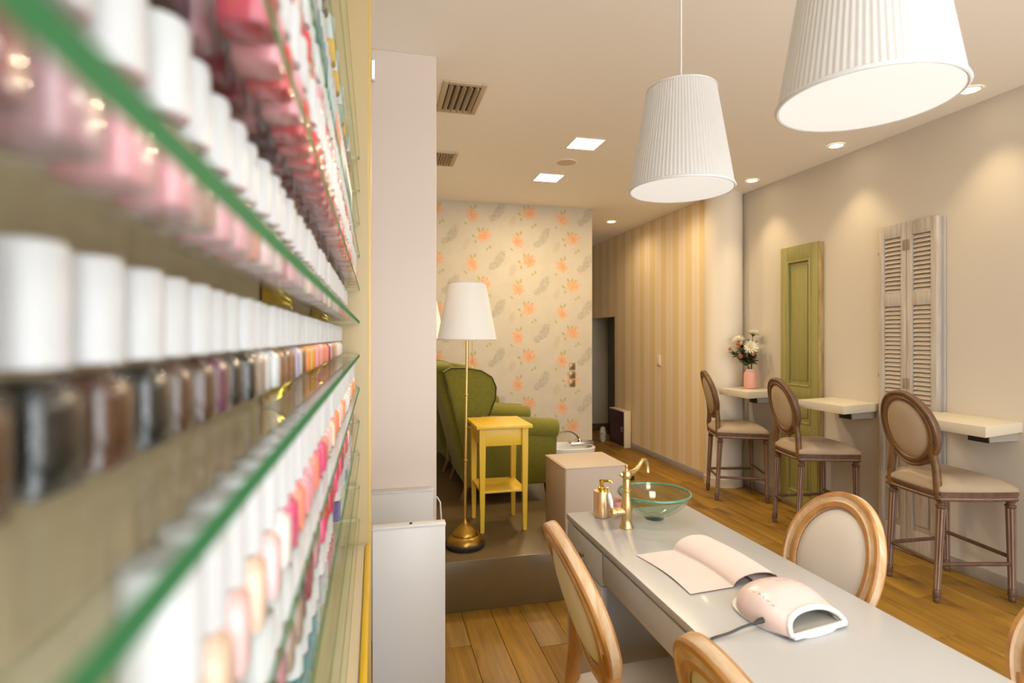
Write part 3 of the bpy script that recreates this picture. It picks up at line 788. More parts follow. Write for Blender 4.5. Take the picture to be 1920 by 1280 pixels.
    for i in range(NN):
        for j in range(m_):
            fs.append((i * m_ + j, i * m_ + (j + 1) % m_, ((i + 1) % NN) * m_ + (j + 1) % m_, ((i + 1) % NN) * m_ + j))
            ms.append(1 if j in (2, 3, 4, 7, 10, 11, 12) else 0)
    MB().add(vs, fs, ms).obj('back_frame', [m_frame, m_frame2], t, 0.5)
    pad = MB()
    for sgn in (1, -1):
        def pf(u, v, sgn=sgn):
            th = 2 * PI * u; k = v
            return P((a - w + 0.004) * k * math.cos(th), (b - w + 0.004) * k * math.sin(th), sgn * (0.004 + 0.019 * (1 - k ** 4)))
        pad.grid(40, 8, lambda u, v: pf(u, 1 - 0.999 * v), cu=True)
    pad.obj('backrest', m_pad, t, 1.4)
    pp = MB()
    for sgn in (1, -1):
        pp.tube([P((a - w + 0.003) * math.cos(2 * PI * i / 48), (b - w + 0.003) * math.sin(2 * PI * i / 48), sgn * 0.011) for i in range(48)], 0.0035, 6, closed=True)
    pp.obj('piping', m_pad, t)
    for sgn in (1, -1):
        c_ = lambda dg, o: Vector(P(sgn * (a - o) * math.cos(math.radians(dg)), (b - o) * math.sin(math.radians(dg)), 0))
        bot = Vector((xr + 0.014, sgn * (wr / 2 - 0.024), za0 + 0.01))
        k0, k1, k2 = c_(-18, 0.026), c_(-38, 0.024), c_(-56, 0.018)
        base = Vector((xr + 0.004, sgn * (wr / 2 - 0.026), za1 + 0.035))
        MB().tube([k0, k1, k1.lerp(base, 0.45) + Vector((0.004, sgn * 0.004, 0)), base, bot], [0.016, 0.0225, 0.0200, 0.0205, 0.0245], 14).obj('back_post', [m_frame], t)
    return t

stool = louis('bar_stool', 'x', 'bar stool', 'oval-back bar stools at the wall counters', 0.648, 0.190, 0.214, 1.105, 0.37, 0.45, 0.40,
              (M_limed, M_limed_l, M_stoolback, M_limed, M_linen), math.radians(13), True, 0.0215)
def place(proto, first, label, x_, y_, rz):
    o = proto if first else copy_tree(proto)
    o['label'] = label; o.location = (x_, y_, 0); o.rotation_euler = (0, 0, rz)
    return o
place(stool, True, 'brown limed-wood bar stool with oval back beside the grey shutter', 3.11, 2.475, math.radians(-8))
place(stool, False, 'brown limed-wood bar stool with oval back in front of the green door', 3.11, 3.45, math.radians(-12))
place(stool, False, 'brown limed-wood bar stool with oval back next to the round column', 3.100, 4.335, math.radians(-20))

chair = louis('oval_back_chair', 'x', 'chair', 'cream oval-back chairs at the desk', 0.475, 0.183, 0.200, 0.938, 0.38, 0.46, 0.34,
              (M_oak, M_wash, M_oak, M_wash, M_cream), math.radians(18), False, 0.021)
place(chair, True, 'cream oval-back chair with oak frame at the desk drawers by the sink end', 0.690, 1.300, math.radians(-3))
place(chair, False, 'cream oval-back chair with oak frame beside the desk drawers, further from the sink', 0.748, 0.735, math.radians(0))
place(chair, False, 'cream oval-back chair with oak frame tucked in opposite the pink nail lamp', 1.100, 1.385, math.radians(175))
place(chair, False, 'cream oval-back chair with oak frame facing the drawers-side chair, further from the sink', 1.146, 0.735, math.radians(180))

# ------------------------------------------------------------------ manicure desk
DX0, DX1, DY0, DY1, DZ = 0.680, 1.153, 0.02, 1.935, 0.760
desk = thing('manicure_desk', 'long white manicure desk with drawers and glass basin on top', 'desk', (0, 0, 0))
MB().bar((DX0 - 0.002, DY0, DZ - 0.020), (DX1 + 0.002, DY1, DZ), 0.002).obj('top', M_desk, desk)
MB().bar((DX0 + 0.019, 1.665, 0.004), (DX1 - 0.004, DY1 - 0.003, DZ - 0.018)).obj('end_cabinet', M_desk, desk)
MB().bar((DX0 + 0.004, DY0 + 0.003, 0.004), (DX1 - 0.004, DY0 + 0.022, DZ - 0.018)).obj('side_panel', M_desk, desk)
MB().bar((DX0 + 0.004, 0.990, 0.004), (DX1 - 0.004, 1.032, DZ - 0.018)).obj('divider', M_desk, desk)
MB().bar((DX0 + 0.16, DY0 + 0.02, DZ - 0.115), (DX1 - 0.004, 1.6, DZ - 0.018)).obj('drawer_box', M_desk, desk)
knob_prof = [(0.004, 0), (0.004, 0.010), (0.0095, 0.013), (0.0100, 0.017), (0.007, 0.021), (0.001, 0.022)]
knob_me = MB().lathe(knob_prof, 16, T=Ry(-PI / 2)).mesh('knob', mat('dark_brass', (0.30, 0.20, 0.09), 0.3, 1.0))
def drawer(y0, y1, z0, z1, knobs):
    d = MB().bar((DX0 - 0.001, y0, z0), (DX0 + 0.017, y1, z1), 0.0015).obj('drawer', M_desk, desk)
    for ky in knobs: link('knob', knob_me, d).location = (DX0 - 0.001, ky, (z0 + z1) / 2 - 0.012)
drawer(1.612, 1.928, DZ - 0.128, DZ - 0.027, (1.765,))
drawer(1.612, 1.928, DZ - 0.400, DZ - 0.132, ())
drawer(1.612, 1.928, 0.06, DZ - 0.404, ())
drawer(1.040, 1.600, DZ - 0.112, DZ - 0.027, ())
drawer(0.030, 0.982, DZ - 0.112, DZ - 0.027, ())

# soap dispenser
sd = thing('soap_dispenser', 'rose-gold pump soap dispenser on the white desk', 'soap dispenser', (0.787, 1.868, DZ))
MB().lathe([(0.0265, 0), (0.028, 0.002), (0.028, 0.090), (0.0265, 0.0925), (0.013, 0.093)], 32).obj('bottle', M_gold_pink, sd)
MB().lathe([(0.013, 0.092), (0.013, 0.103), (0.0105, 0.106), (0.0065, 0.107), (0.0065, 0.122), (0.0085, 0.123), (0.0085, 0.130)], 20).obj('collar', M_brass_p, sd)
MB().tube([(0, 0, 0.126), (0.022, -0.004, 0.1275), (0.033, -0.006, 0.125), (0.037, -0.007, 0.116)], [0.005, 0.0045, 0.004, 0.0035], 10).obj('spout', M_brass_p, sd)
# pink cup
pc = thing('pink_cup', 'small pink glass cup behind the brass tap', 'cup', (0.850, 1.895, DZ))
MB().grid(32, 2, lambda u, v: (0, 0, 0), cu=True)
MB().lathe([(0.024, 0), (0.0265, 0.003), (0.027, 0.044), (0.026, 0.046), (0.0245, 0.044), (0.0235, 0.034), (0.001, 0.033)], 28).obj('cup', mat('pink_glass', (0.70, 0.30, 0.25), 0.25), pc)
MB().lathe([(0.0232, 0.030), (0.0232, 0.0335)], 24).obj('wax', mat('pink_wax', (0.74, 0.36, 0.30), 0.5), pc)
# tap
tp = thing('brass_tap', 'antique brass single-lever tap with white ceramic handle on the desk', 'tap', (0.822, 1.738, DZ), 0)
MB().lathe([(0.0245, 0), (0.0245, 0.003), (0.021, 0.008), (0.0165, 0.022), (0.0155, 0.030), (0.018, 0.042), (0.019, 0.066), (0.0175, 0.080), (0.0145, 0.100), (0.0135, 0.120), (0.0155, 0.122), (0.0155, 0.128), (0.0125, 0.130),
            (0.0125, 0.160), (0.0115, 0.164), (0.0165, 0.170), (0.0175, 0.180), (0.013, 0.190), (0.006, 0.194), (0.0035, 0.200), (0.0060, 0.205), (0.0055, 0.210), (0.001, 0.213)], 28).obj('body', M_brass_s, tp)
sd_ = Vector((0.115, 0.062, 0)).normalized()
spts = [(0, 0.178), (0.03, 0.179), (0.055, 0.184), (0.075, 0.200), (0.092, 0.213), (0.108, 0.211), (0.118, 0.198), (0.121, 0.180), (0.121, 0.168)]
MB().tube([(sd_.x * r, sd_.y * r, z) for r, z in spts], [0.013, 0.011, 0.0085, 0.0078, 0.0075, 0.0075, 0.0075, 0.0075, 0.0095], 14).obj('spout', M_brass_s, tp)
hd = Vector((-1, -0.05, 0)).normalized()
MB().tube([(0, 0, 0.055), (hd.x * 0.040, hd.y * 0.040, 0.055)], [0.0145, 0.0135], 16).tube([(hd.x * 0.040, hd.y * 0.040, 0.055), (hd.x * 0.044, hd.y * 0.044, 0.055), (hd.x * 0.058, hd.y * 0.058, 0.055), (hd.x * 0.064, hd.y * 0.064, 0.055)], [0.0145, 0.0175, 0.0175, 0.011], 18).obj('valve', M_brass_s, tp)
hb = Vector((hd.x * 0.054, hd.y * 0.054, 0.070)); ht = hb + Vector((-0.012, 0.0, 0.052))
hh = MB().tube([hb, hb.lerp(ht, 0.15), hb.lerp(ht, 0.4), hb.lerp(ht, 0.8), ht], [0.004, 0.0065, 0.0085, 0.0075, 0.005], 14).obj('handle', mat('white_ceramic', (0.82, 0.80, 0.77), 0.12), tp)
MB().tube([ht, ht + Vector((-0.003, 0, 0.012)), ht + Vector((-0.004, 0, 0.018))], [0.004, 0.003, 0.004], 10).obj('finial', M_brass_s, hh)
MB().tube([(-0.014, 0, 0.178), (-0.023, 0, 0.178)], [0.007, 0.005], 12).obj('cap_screw', M_brass_s, tp)
# glass basin
def real_glass(name, tint):
    mt = bpy.data.materials.new(name); mt.use_nodes = True
    b_ = mt.node_tree.nodes['Principled BSDF']
    b_.inputs['Base Color'].default_value = (*tint, 1); b_.inputs['Transmission Weight'].default_value = 1.0
    b_.inputs['Roughness'].default_value = 0.0; b_.inputs['IOR'].default_value = 1.45
    return mt
M_bowl = thin_glass('basin_glass', (0.86, 0.93, 0.88), 1.0)
bw = thing('glass_basin', 'round clear glass vessel basin with green rim on the desk', 'basin', (0.958, 1.802, DZ))
prof = [(0.036, 0.012), (0.060, 0.022), (0.090, 0.042), (0.113, 0.066), (0.127, 0.090)]
mbw = MB(); NR = len(prof)
def bowlf(off):
    return lambda u, v: ((lambda k: ((prof_at(k)[0] - off) * math.cos(2 * PI * u), (prof_at(k)[0] - off) * math.sin(2 * PI * u), prof_at(k)[1] + off * 0.9))(v))
def prof_at(v):
    x_ = v * (NR - 1); i = min(int(x_), NR - 2); f = x_ - i
    return (prof[i][0] * (1 - f) + prof[i + 1][0] * f, prof[i][1] * (1 - f) + prof[i + 1][1] * f)
mbw.grid(64, 17, bowlf(0.0), cu=True).grid(64, 17, bowlf(0.007), cu=True)
mbw.obj('bowl', M_bowl, bw, 1.2)
MB().lathe([(0.030, 0.0), (0.034, 0.002), (0.034, 0.012), (0.030, 0.014)], 32).obj('foot', thin_glass('basin_foot_glass', (0.85, 0.92, 0.88), 1.0), bw)
MB().lathe([(0.020, 0.0145), (0.020, 0.0185), (0.012, 0.020)], 24).obj('drain', M_chrome, bw)
MB().tube([(0.1245 * math.cos(2 * PI * i / 72), 0.1245 * math.sin(2 * PI * i / 72), 0.0925) for i in range(72)], 0.0045, 10, closed=True).obj('rim', mat('green_rim_glass', (0.16, 0.42, 0.30), 0.08, coat=0.5, trans=0.5), bw)

# pink paper / towel, partly rolled over
M_paper = mat('pale_pink_cloth', (0.69, 0.575, 0.525), 0.8, col2=(0.68, 0.55, 0.505), vscale=(9, 9, 9))
def sheet(u, v):
    # u runs away from the drawer edge, v along the desk
    s = u * 0.42
    if s < 0.13: x_, z = s, 0.0032 + 0.0012 * math.sin(v * 5)
    elif s < 0.33:
        a_ = (s - 0.13) / 0.20 * PI
        x_ = 0.13 + 0.105 * (1 - math.cos(a_)) / 2 * 1.35; z = 0.0032 + 0.036 * math.sin(a_) * (0.75 + 0.25 * v)
        if a_ > PI / 2: z = max(z, 0.0035)
    else: x_ = 0.2718 - (s - 0.33) * 0.8; z = 0.0045 + 0.002 * (s - 0.33)
    y_ = v * 0.265
    return (x_ + 0.012 * math.sin(v * 3), y_, z)
tw = thing('pink_towel', 'pale pink towel loosely folded over on the white desk', 'towel', (0.760, 1.245, DZ), math.radians(4))
mbt = MB().grid(60, 14, lambda u, v: sheet(u, v)); top_n = len(mbt.v)
mbt.grid(60, 14, lambda u, v: (lambda p: (p[0], p[1], p[2] - 0.0014))(sheet(u, v)))
mbt.obj('cloth', M_paper, tw, 1.4)

# nail lamp
M_pinkpl = mat('pink_plastic', (0.68, 0.52, 0.48), 0.32, coat=0.1)
M_wpl = mat('white_plastic', (0.70, 0.69, 0.67), 0.3)
NLR = math.radians(9)
nl = thing('nail_lamp', 'pale pink nail-curing lamp with white-rimmed opening on the desk', 'nail lamp', (0.918, 1.108, DZ), NLR)
def arch(w, h, ang, p=2.3):
    c, s_ = math.cos(ang), math.sin(ang)
    return (w * math.copysign(abs(c) ** (2 / p), c), h * abs(s_) ** (2 / p))
def lampf(off):
    def f(u, v):
        # v: 0 at the front opening, 1 at the back; u: around the arch
        ang = PI * u
        k = math.sin(min(1.0, v / 0.45) * PI / 2)
        w = (0.084 + 0.018 * k) * (1 - 0.78 * max(0, (v - 0.50) / 0.50) ** 2.6) - off
        h = (0.037 + 0.024 * k) * (1 - 0.70 * max(0, (v - 0.45) / 0.55) ** 2.4) - off * 0.8
        x_, z = arch(max(w, 0.004), max(h, 0.004), ang)
        front = -0.092 + 0.036 * (z / 0.040) * (1 - k * 0.4)
        back = 0.102 - off
        return (x_, front + (back - front) * v, z + 0.008)
    return f
MB().grid(49, 26, lampf(0.0)).add([lampf(0.0)(i / 48, 1.0) for i in range(49)], [tuple(range(49))]).obj('shell', M_pinkpl, nl, 1.2)
MB().grid(49, 20, lambda u, v: lampf(0.008)(u, v * 0.9)).obj('liner', M_wpl, nl, 1.2)
out_ = [(x_ * (0.86 + 0.14 * min(1, (y_ + 0.102) / 0.07)), y_) for x_, y_ in ell(0.100, 0.102, 48, 2.8)]
MB().prism([(round(a_, 5), round(b_ - 0.0, 5)) for a_, b_ in out_], 0.008, 0.002).obj('base', M_wpl, nl)
MB().grid(30, 10, lambda u, v: ((u - 0.5) * 0.150, -0.084 + 0.140 * v, 0.0095)).obj('floor_plate', mat('lamp_plate', (0.62, 0.58, 0.50), 0.15, 0.3), nl)
rim = []
for i in range(49):
    p0 = lampf(0.0)(i / 48, 0.0); p1 = lampf(0.008)(i / 48, 0.0)
    rim.append(((p0[0] + p1[0]) / 2, (p0[1] + p1[1]) / 2 - 0.001, (p0[2] + p1[2]) / 2))
MB().tube(rim, 0.0062, 10).obj('opening_rim', M_wpl, nl)
MB().box((0, -0.093, 0.0085), (0.162, 0.014, 0.011), 0.005).obj('front_lip', M_wpl, nl)
M_mark = mat('faint_grey_print', (0.40, 0.30, 0.28), 0.6)
def on_top(x_, y_, dz=0.0004):
    # height of the shell at local x,y
    best = None
    for iu in range(49):
        for iv in range(0, 27):
            p = lampf(0.0)(iu / 48, iv / 26)
            d = (p[0] - x_) ** 2 + (p[1] - y_) ** 2
            if best is None or d < best[0]: best = (d, p[2])
    return (x_, y_, best[1] + dz)
mk = MB()
for k in range(5):
    bx_, by_ = -0.070, -0.036 + 0.013 * k
    pts = [on_top(bx_ + 0.0022 * math.sin(j * 1.1 + k * 2), by_ + 0.0016 * j) for j in range(5)]
    mk.tube(smooth(pts, 3), 0.0006, 6)
mk.obj('printed_mark', M_mark, nl)
MB().tube([on_top(-0.004 + 0.010 * j, 0.020 - 0.001 * j, 0.0003) for j in range(5)], 0.0007, 6).obj('display_line', M_mark, nl)
MB().lathe([(0.006, 0), (0.006, 0.0015), (0.001, 0.002)], 16, T=Tr(*on_top(0.045, 0.000, -0.0003))).obj('sensor_button', M_pinkpl, nl)
# its cable
lc = thing('power_cable', 'black power cable plugged into the pink nail lamp', 'cable', (0, 0, 0))
c0 = Matrix.Rotation(NLR, 4, 'Z') @ Vector((-0.0995, -0.030, 0.020)); c0 = Vector((0.918 + c0.x, 1.108 + c0.y, DZ + c0.z))
MB().tube([c0 + Vector((0.002, 0, 0)), c0 + Vector((-0.010, -0.002, -0.0005)), c0 + Vector((-0.026, -0.006, -0.0025))], [0.0065, 0.006, 0.0032], 10).obj('plug', M_black, lc)
ca = c0 + Vector((-0.024, -0.0055, -0.002))
cb_ = Vector((0.700, 1.050, DZ + 0.0045))
MB().tube(smooth([ca, ca.lerp(cb_, 0.3) + Vector((0, 0, 0.001)), ca.lerp(cb_, 0.65) - Vector((0, 0, 0.0015)), cb_, (0.685, 1.045, DZ + 0.0042), (0.6745, 1.041, DZ + 0.0015), (0.6710, 1.036, DZ - 0.012), (0.669, 1.028, DZ - 0.05), (0.655, 1.012, 0.66), (0.610, 1.004, 0.58), (0.560, 1.006, 0.44), (0.545, 1.01, 0.25), (0.55, 1.02, 0.006)]), 0.0028, 8).obj('lead', M_black, lc)

# ------------------------------------------------------------------ platform furniture
def cushion_box(mb, c, d, b, mi=0, T=None): return mb.box(c, d, b, mi, T, 4)
def armchair(label, loc, rz):
    t = thing('wing_armchair', label, 'armchair', loc, rz, 'green wing armchairs')
    # seat base with side walls
    cushion_box(MB(), (0.02, 0, 0.22), (0.66, 0.60, 0.22), 0.03).obj('seat_base', M_green_f, t, 0.9)
    cushion_box(MB(), (0.075, 0, 0.355), (0.64, 0.50, 0.14), 0.05).obj('seat_cushion', M_green_f, t, 0.9)
    # back, raked
    S = Matrix(((1, 0, -0.26, 0.12), (0, 1, 0, 0), (0, 0, 1, 0), (0, 0, 0, 1)))
    bk = MB(); bk.box((-0.32, 0, 0.55), (0.15, 0.60, 0.78), 0.06, 0, S, 4)
    for i in range(3):
        bk.box((-0.325, -0.2 + 0.2 * i, 0.925), (0.155, 0.215, 0.05), 0.024, 0, S, 3)
    bk.obj('back', M_green_f, t, 0.9)
    wing = [(-0.30, 0.30), (-0.425, 0.80), (-0.455, 0.905), (-0.40, 0.935), (-0.30, 0.935), (-0.19, 0.915), (-0.115, 0.870), (-0.085, 0.80), (-0.090, 0.72), (-0.125, 0.63), (-0.155, 0.56), (-0.14, 0.50), (-0.12, 0.30)]
    for sg in (-1, 1):
        T = Tr(0, sg * 0.335 + 0.040, 0) @ Rx(PI / 2)
        w_ = MB().prism(wing, 0.08, 0.022, 0, T, 4).obj('wing', M_green_f, t, 0.9)
        yy = sg * 0.335 + sg * 0.039
        MB().tube([(x_ * 0.985 - 0.005, yy, z * 0.992) for x_, z in wing[1:-1]], 0.0045, 6).obj('piping', M_green_pipe, w_)
        arm = [(-0.30, 0.115), (0.335, 0.115), (0.345, 0.46), (0.30, 0.475), (-0.14, 0.53), (-0.30, 0.53)]
        ar = MB().prism(arm, 0.11, 0.018, 0, Tr(0, sg * 0.36 + 0.055, 0) @ Rx(PI / 2), 3)
        ar.tube([(-0.20, sg * 0.365, 0.535), (0.0, sg * 0.368, 0.522), (0.20, sg * 0.372, 0.505), (0.335, sg * 0.374, 0.492), (0.352, sg * 0.374, 0.490)], [0.066, 0.068, 0.070, 0.072, 0.060], 20)
        ar.obj('arm', M_green_f, t, 0.8)
    MB().tube([(0.393, -0.20, 0.345), (0.402, 0, 0.343), (0.393, 0.20, 0.345)], 0.004, 6).obj('cushion_piping', M_green_pipe, t)
    for lx, ly in ((0.29, 0.33), (0.29, -0.33), (-0.27, 0.30), (-0.27, -0.30)):
        MB().tube([(lx, ly, 0.125), (lx + (0.01 if lx > 0 else -0.05), ly, 0.0)], [0.025, 0.015], 12).obj('leg', M_wood_leg, t)
    return t
armchair('green wing armchair standing right behind the yellow side table', (0.905, 4.17, PLAT_Z), math.radians(0))
armchair('green wing armchair closest to the floral wallpaper', (0.86, 5.05, PLAT_Z), math.radians(4))

# yellow side table
st = thing('side_table', 'tall yellow wooden side table with lower shelf next to the floor lamp', 'table', (0.735, 3.355, PLAT_Z), math.radians(0))
MB().box((0, 0, 0.617), (0.335, 0.375, 0.020), 0.003).obj('table_top', M_yellow, st)
ap = MB()
for sx in (-1, 1):
    ap.box((sx * 0.125, 0, 0.555), (0.014, 0.27, 0.104), 0.001); ap.box((0, sx * 0.140, 0.555), (0.24, 0.014, 0.104), 0.001)
ap.obj('apron', M_yellow, st)
MB().box((0, 0, 0.235), (0.272, 0.300, 0.014), 0.002).obj('lower_shelf', M_yellow, st)
for sx in (-1, 1):
    for sy in (-1, 1):
        lg = MB(); vs = []
        for z, h_ in ((0.0, 0.011), (0.22, 0.0145), (0.50, 0.018), (0.607, 0.018)):
            cx, cy = sx * (0.128), sy * (0.143)
            for a_, b_ in ((-1, -1), (1, -1), (1, 1), (-1, 1)): vs.append((cx + a_ * h_, cy + b_ * h_, z))
        fs = [(i * 4 + j, i * 4 + (j + 1) % 4, (i + 1) * 4 + (j + 1) % 4, (i + 1) * 4 + j) for i in range(3) for j in range(4)] + [(3, 2, 1, 0), (12, 13, 14, 15)]
        lg.add(vs, fs).obj('leg', M_yellow, st, 0.3)

# floor lamps
M_lshade = mat('fabric_lamp_shade', (0.70, 0.67, 0.61), 0.8, emit=(1.0, 0.90, 0.74), estr=0.13)
M_lbase = mat('antique_brass', (0.45, 0.27, 0.05), 0.30, 1.0, col2=(0.25, 0.14, 0.03), vscale=(8, 8, 14))
def floor_lamp(label, loc):
    t = thing('floor_lamp', label, 'floor lamp', loc, 0, 'brass floor lamps')
    MB().lathe([(0.106, 0.0), (0.110, 0.006), (0.110, 0.024), (0.104, 0.030)], 40).obj('foot', M_black, t)
    MB().lathe([(0.103, 0.026), (0.102, 0.036), (0.094, 0.050), (0.080, 0.060), (0.074, 0.064), (0.074, 0.072), (0.066, 0.084), (0.052, 0.098), (0.034, 0.112), (0.019, 0.126), (0.0135, 0.140), (0.012, 0.150)], 40).obj('base', M_lbase, t)
    P_ = MB().tube([(0, 0, 0.145), (0.004, 0, 0.50), (0.008, 0, 0.80), (0.012, 0, 1.16)], 0.0078, 12)
    for z in (0.46, 0.82): P_.lathe([(0.0085, z), (0.0115, z + 0.004), (0.0115, z + 0.010), (0.0085, z + 0.014)], 14, c=(0.004 + 0.004 * (z > 0.6), 0, 0))
    P_.obj('pole', M_brass, t)
    MB().lathe([(0.012, 1.125), (0.021, 1.128), (0.021, 1.142), (0.014, 1.146), (0.014, 1.19)], 20, c=(0.011, 0, 0)).obj('collar', M_brass_p, t)
    def sf(u, v):
        r = 0.162 - 0.060 * v; an = 2 * PI * u
        return (0.012 + r * math.cos(an), r * math.sin(an), 1.128 + 0.305 * v)
    MB().grid(56, 6, sf, cu=True).obj('shade', M_lshade, t, 1.2)
    for z, r in ((1.128, 0.162), (1.433, 0.102)):
        MB().tube([(0.012 + r * math.cos(2 * PI * i / 48), r * math.sin(2 * PI * i / 48), z) for i in range(48)], 0.0028, 8, closed=True).obj('shade_rim', M_white, t)
    MB().tube([(0.036, -0.02, 1.16), (0.036, -0.02, 0.985)], 0.0009, 6).lathe([(0.001, 0.972), (0.0045, 0.976), (0.0045, 0.984), (0.001, 0.988)], 10, c=(0.036, -0.02, 0)).obj('pull_chain', M_brass, t)
    MB().lathe([(0.012, 1.19), (0.028, 1.22), (0.030, 1.25), (0.018, 1.28), (0.001, 1.286)], 18, c=(0.012, 0, 0)).obj('bulb', mat('bulb_glow', (1, 1, 1), 0.5, emit=(1, 0.85, 0.6), estr=8.0), t)
    light('bulb_light', 'POINT', (0.012, 0, 1.25), 5.5, (1.0, 0.74, 0.44), t, shadow_soft_size=0.035)
floor_lamp('brass floor lamp with white shade in front of the yellow side table', (0.478, 3.035, PLAT_Z))
floor_lamp('brass floor lamp with white shade half hidden behind the square column', (0.372, 4.56, PLAT_Z))

# beige pouf
pf = thing('pouf', 'beige vinyl cube pouf at the edge of the platform', 'pouf', (1.205, 3.115, PLAT_Z))
MB().box((0, 0, 0.211), (0.372, 0.372, 0.418), 0.012, segs=3).obj('body', M_beige_v, pf)
MB().tube([(0.186 * sx, 0.186 * sy, 0.4135) for sx, sy in ((-0.97, -1), (0.97, -1), (1, -0.97), (1, 0.97), (0.97, 1), (-0.97, 1), (-1, 0.97), (-1, -0.97))], 0.0035, 8, closed=True).obj('piping', M_beige_v, pf)

# foot spa by the armchair
fs_ = thing('foot_spa', 'white foot spa tub with chrome shower hose by the armchair', 'foot spa', (1.688, 4.72, 0.0))
tub = MB()
o1 = ell(0.20, 0.17, 40, 3.2)
lv = [(0.80, 0.0), (0.86, 0.02), (0.98, 0.30), (1.04, 0.36), (1.04, 0.375), (0.98, 0.378), (0.90, 0.35), (0.78, 0.08), (0.02, 0.07)]
n = len(o1)
tub.add([(x_ * g, y_ * g, z + 0.06) for g, z in lv for x_, y_ in o1], [(i * n + j, i * n + (j + 1) % n, (i + 1) * n + (j + 1) % n, (i + 1) * n + j) for i in range(len(lv) - 1) for j in range(n)] + [tuple(reversed(range(n)))])
tub.obj('tub', M_wpl, fs_)
MB().box((0, 0, 0.03), (0.26, 0.22, 0.06), 0.01).obj('foot', M_wpl, fs_)
MB().box((0.10, 0.0, 0.455), (0.22, 0.10, 0.035), 0.008).obj('control_tray', M_chrome, fs_)
MB().tube([(-0.17, 0, 0.43)] + [(-0.04 - 0.13 * math.cos(PI * i / 12), 0.0, 0.45 + 0.115 * math.sin(PI * i / 12)) for i in range(13)] , 0.007, 8).obj('hose', mat('dark_chrome', (0.25, 0.2, 0.15), 0.25, 1.0), fs_)
MB().lathe([(0.016, 0.445), (0.022, 0.46), (0.020, 0.485), (0.008, 0.495)], 16, c=(0.09, 0, 0)).obj('shower_head', M_chrome, fs_)

# dark floor box behind the pouf
fb = thing('floor_socket_box', 'small black box on the wooden floor behind the beige pouf', 'box', (2.42, 5.06, 0.0))
MB().box((0, 0, 0.045), (0.085, 0.06, 0.09), 0.004).obj('body', mat('dark_box', (0.05, 0.045, 0.02), 0.5), fb)
MB().box((0, -0.031, 0.05), (0.06, 0.003, 0.06), 0.001).obj('face_plate', M_black, fb)

# ------------------------------------------------------------------ vase of flowers on the first counter
vz = 0.942
vs_t = thing('flower_vase', 'pink bottle-shaped vase on the counter by the round column', 'vase', (3.262, 4.36, vz))
MB().lathe([(0.046, 0), (0.054, 0.004), (0.056, 0.012), (0.056, 0.128), (0.052, 0.142), (0.040, 0.152), (0.035, 0.156), (0.035, 0.172), (0.032, 0.1735), (0.0295, 0.170), (0.0295, 0.155), (0.048, 0.138), (0.051, 0.125), (0.051, 0.014), (0.002, 0.012)], 32).obj('body', mat('pink_ceramic', (0.72, 0.37, 0.30), 0.35), vs_t)
MB().lathe([(0.0362, 0.157), (0.0362, 0.173), (0.033, 0.1738)], 32, cap=False).obj('neck_band', mat('pale_pink_ceramic', (0.76, 0.55, 0.42), 0.35), vs_t)
M_stem = mat('stem_green', (0.10, 0.11, 0.02), 0.6)
M_leaf = mat('leaf_green', (0.055, 0.085, 0.018), 0.55, col2=(0.035, 0.055, 0.012), vscale=(30, 30, 30))
M_mum = mat('white_petal', (0.84, 0.80, 0.66), 0.6)
M_mumc = mat('flower_heart', (0.70, 0.60, 0.22), 0.6)
M_rose = mat('coral_petal', (0.80, 0.33, 0.22), 0.6)
def leaf_geo(mb, base, d, l, w):
    d = Vector(d).normalized(); s_ = d.cross(Vector((0, 0, 1))); s_ = s_.normalized() if s_.length > 1e-3 else Vector((1, 0, 0))
    n_ = s_.cross(d)
    b0 = Vector(base)
    mb.add([b0, b0 + d * l * 0.35 + s_ * w, b0 + d * l * 0.45 - n_ * w * 0.3, b0 + d * l * 0.35 - s_ * w, b0 + d * l * 0.75 + s_ * w * 0.7, b0 + d * l * 0.75 - s_ * w * 0.7, b0 + d * l - n_ * l * 0.15],
           [(0, 1, 2), (0, 2, 3), (1, 4, 2), (2, 5, 3), (2, 4, 6), (2, 6, 5)])
LAT, DEP = Vector((0.971, -0.2377, 0)), Vector((0.2377, 0.971, 0))      # across the counter end and into the corner
BQ_HEADS, BQ_STEMS, BQ_LEAVES = [], [], []                              # what already stands in the vase: (owner, ...)
def bq_vec(l, d, z): return LAT * l + DEP * d + Vector((0, 0, z))
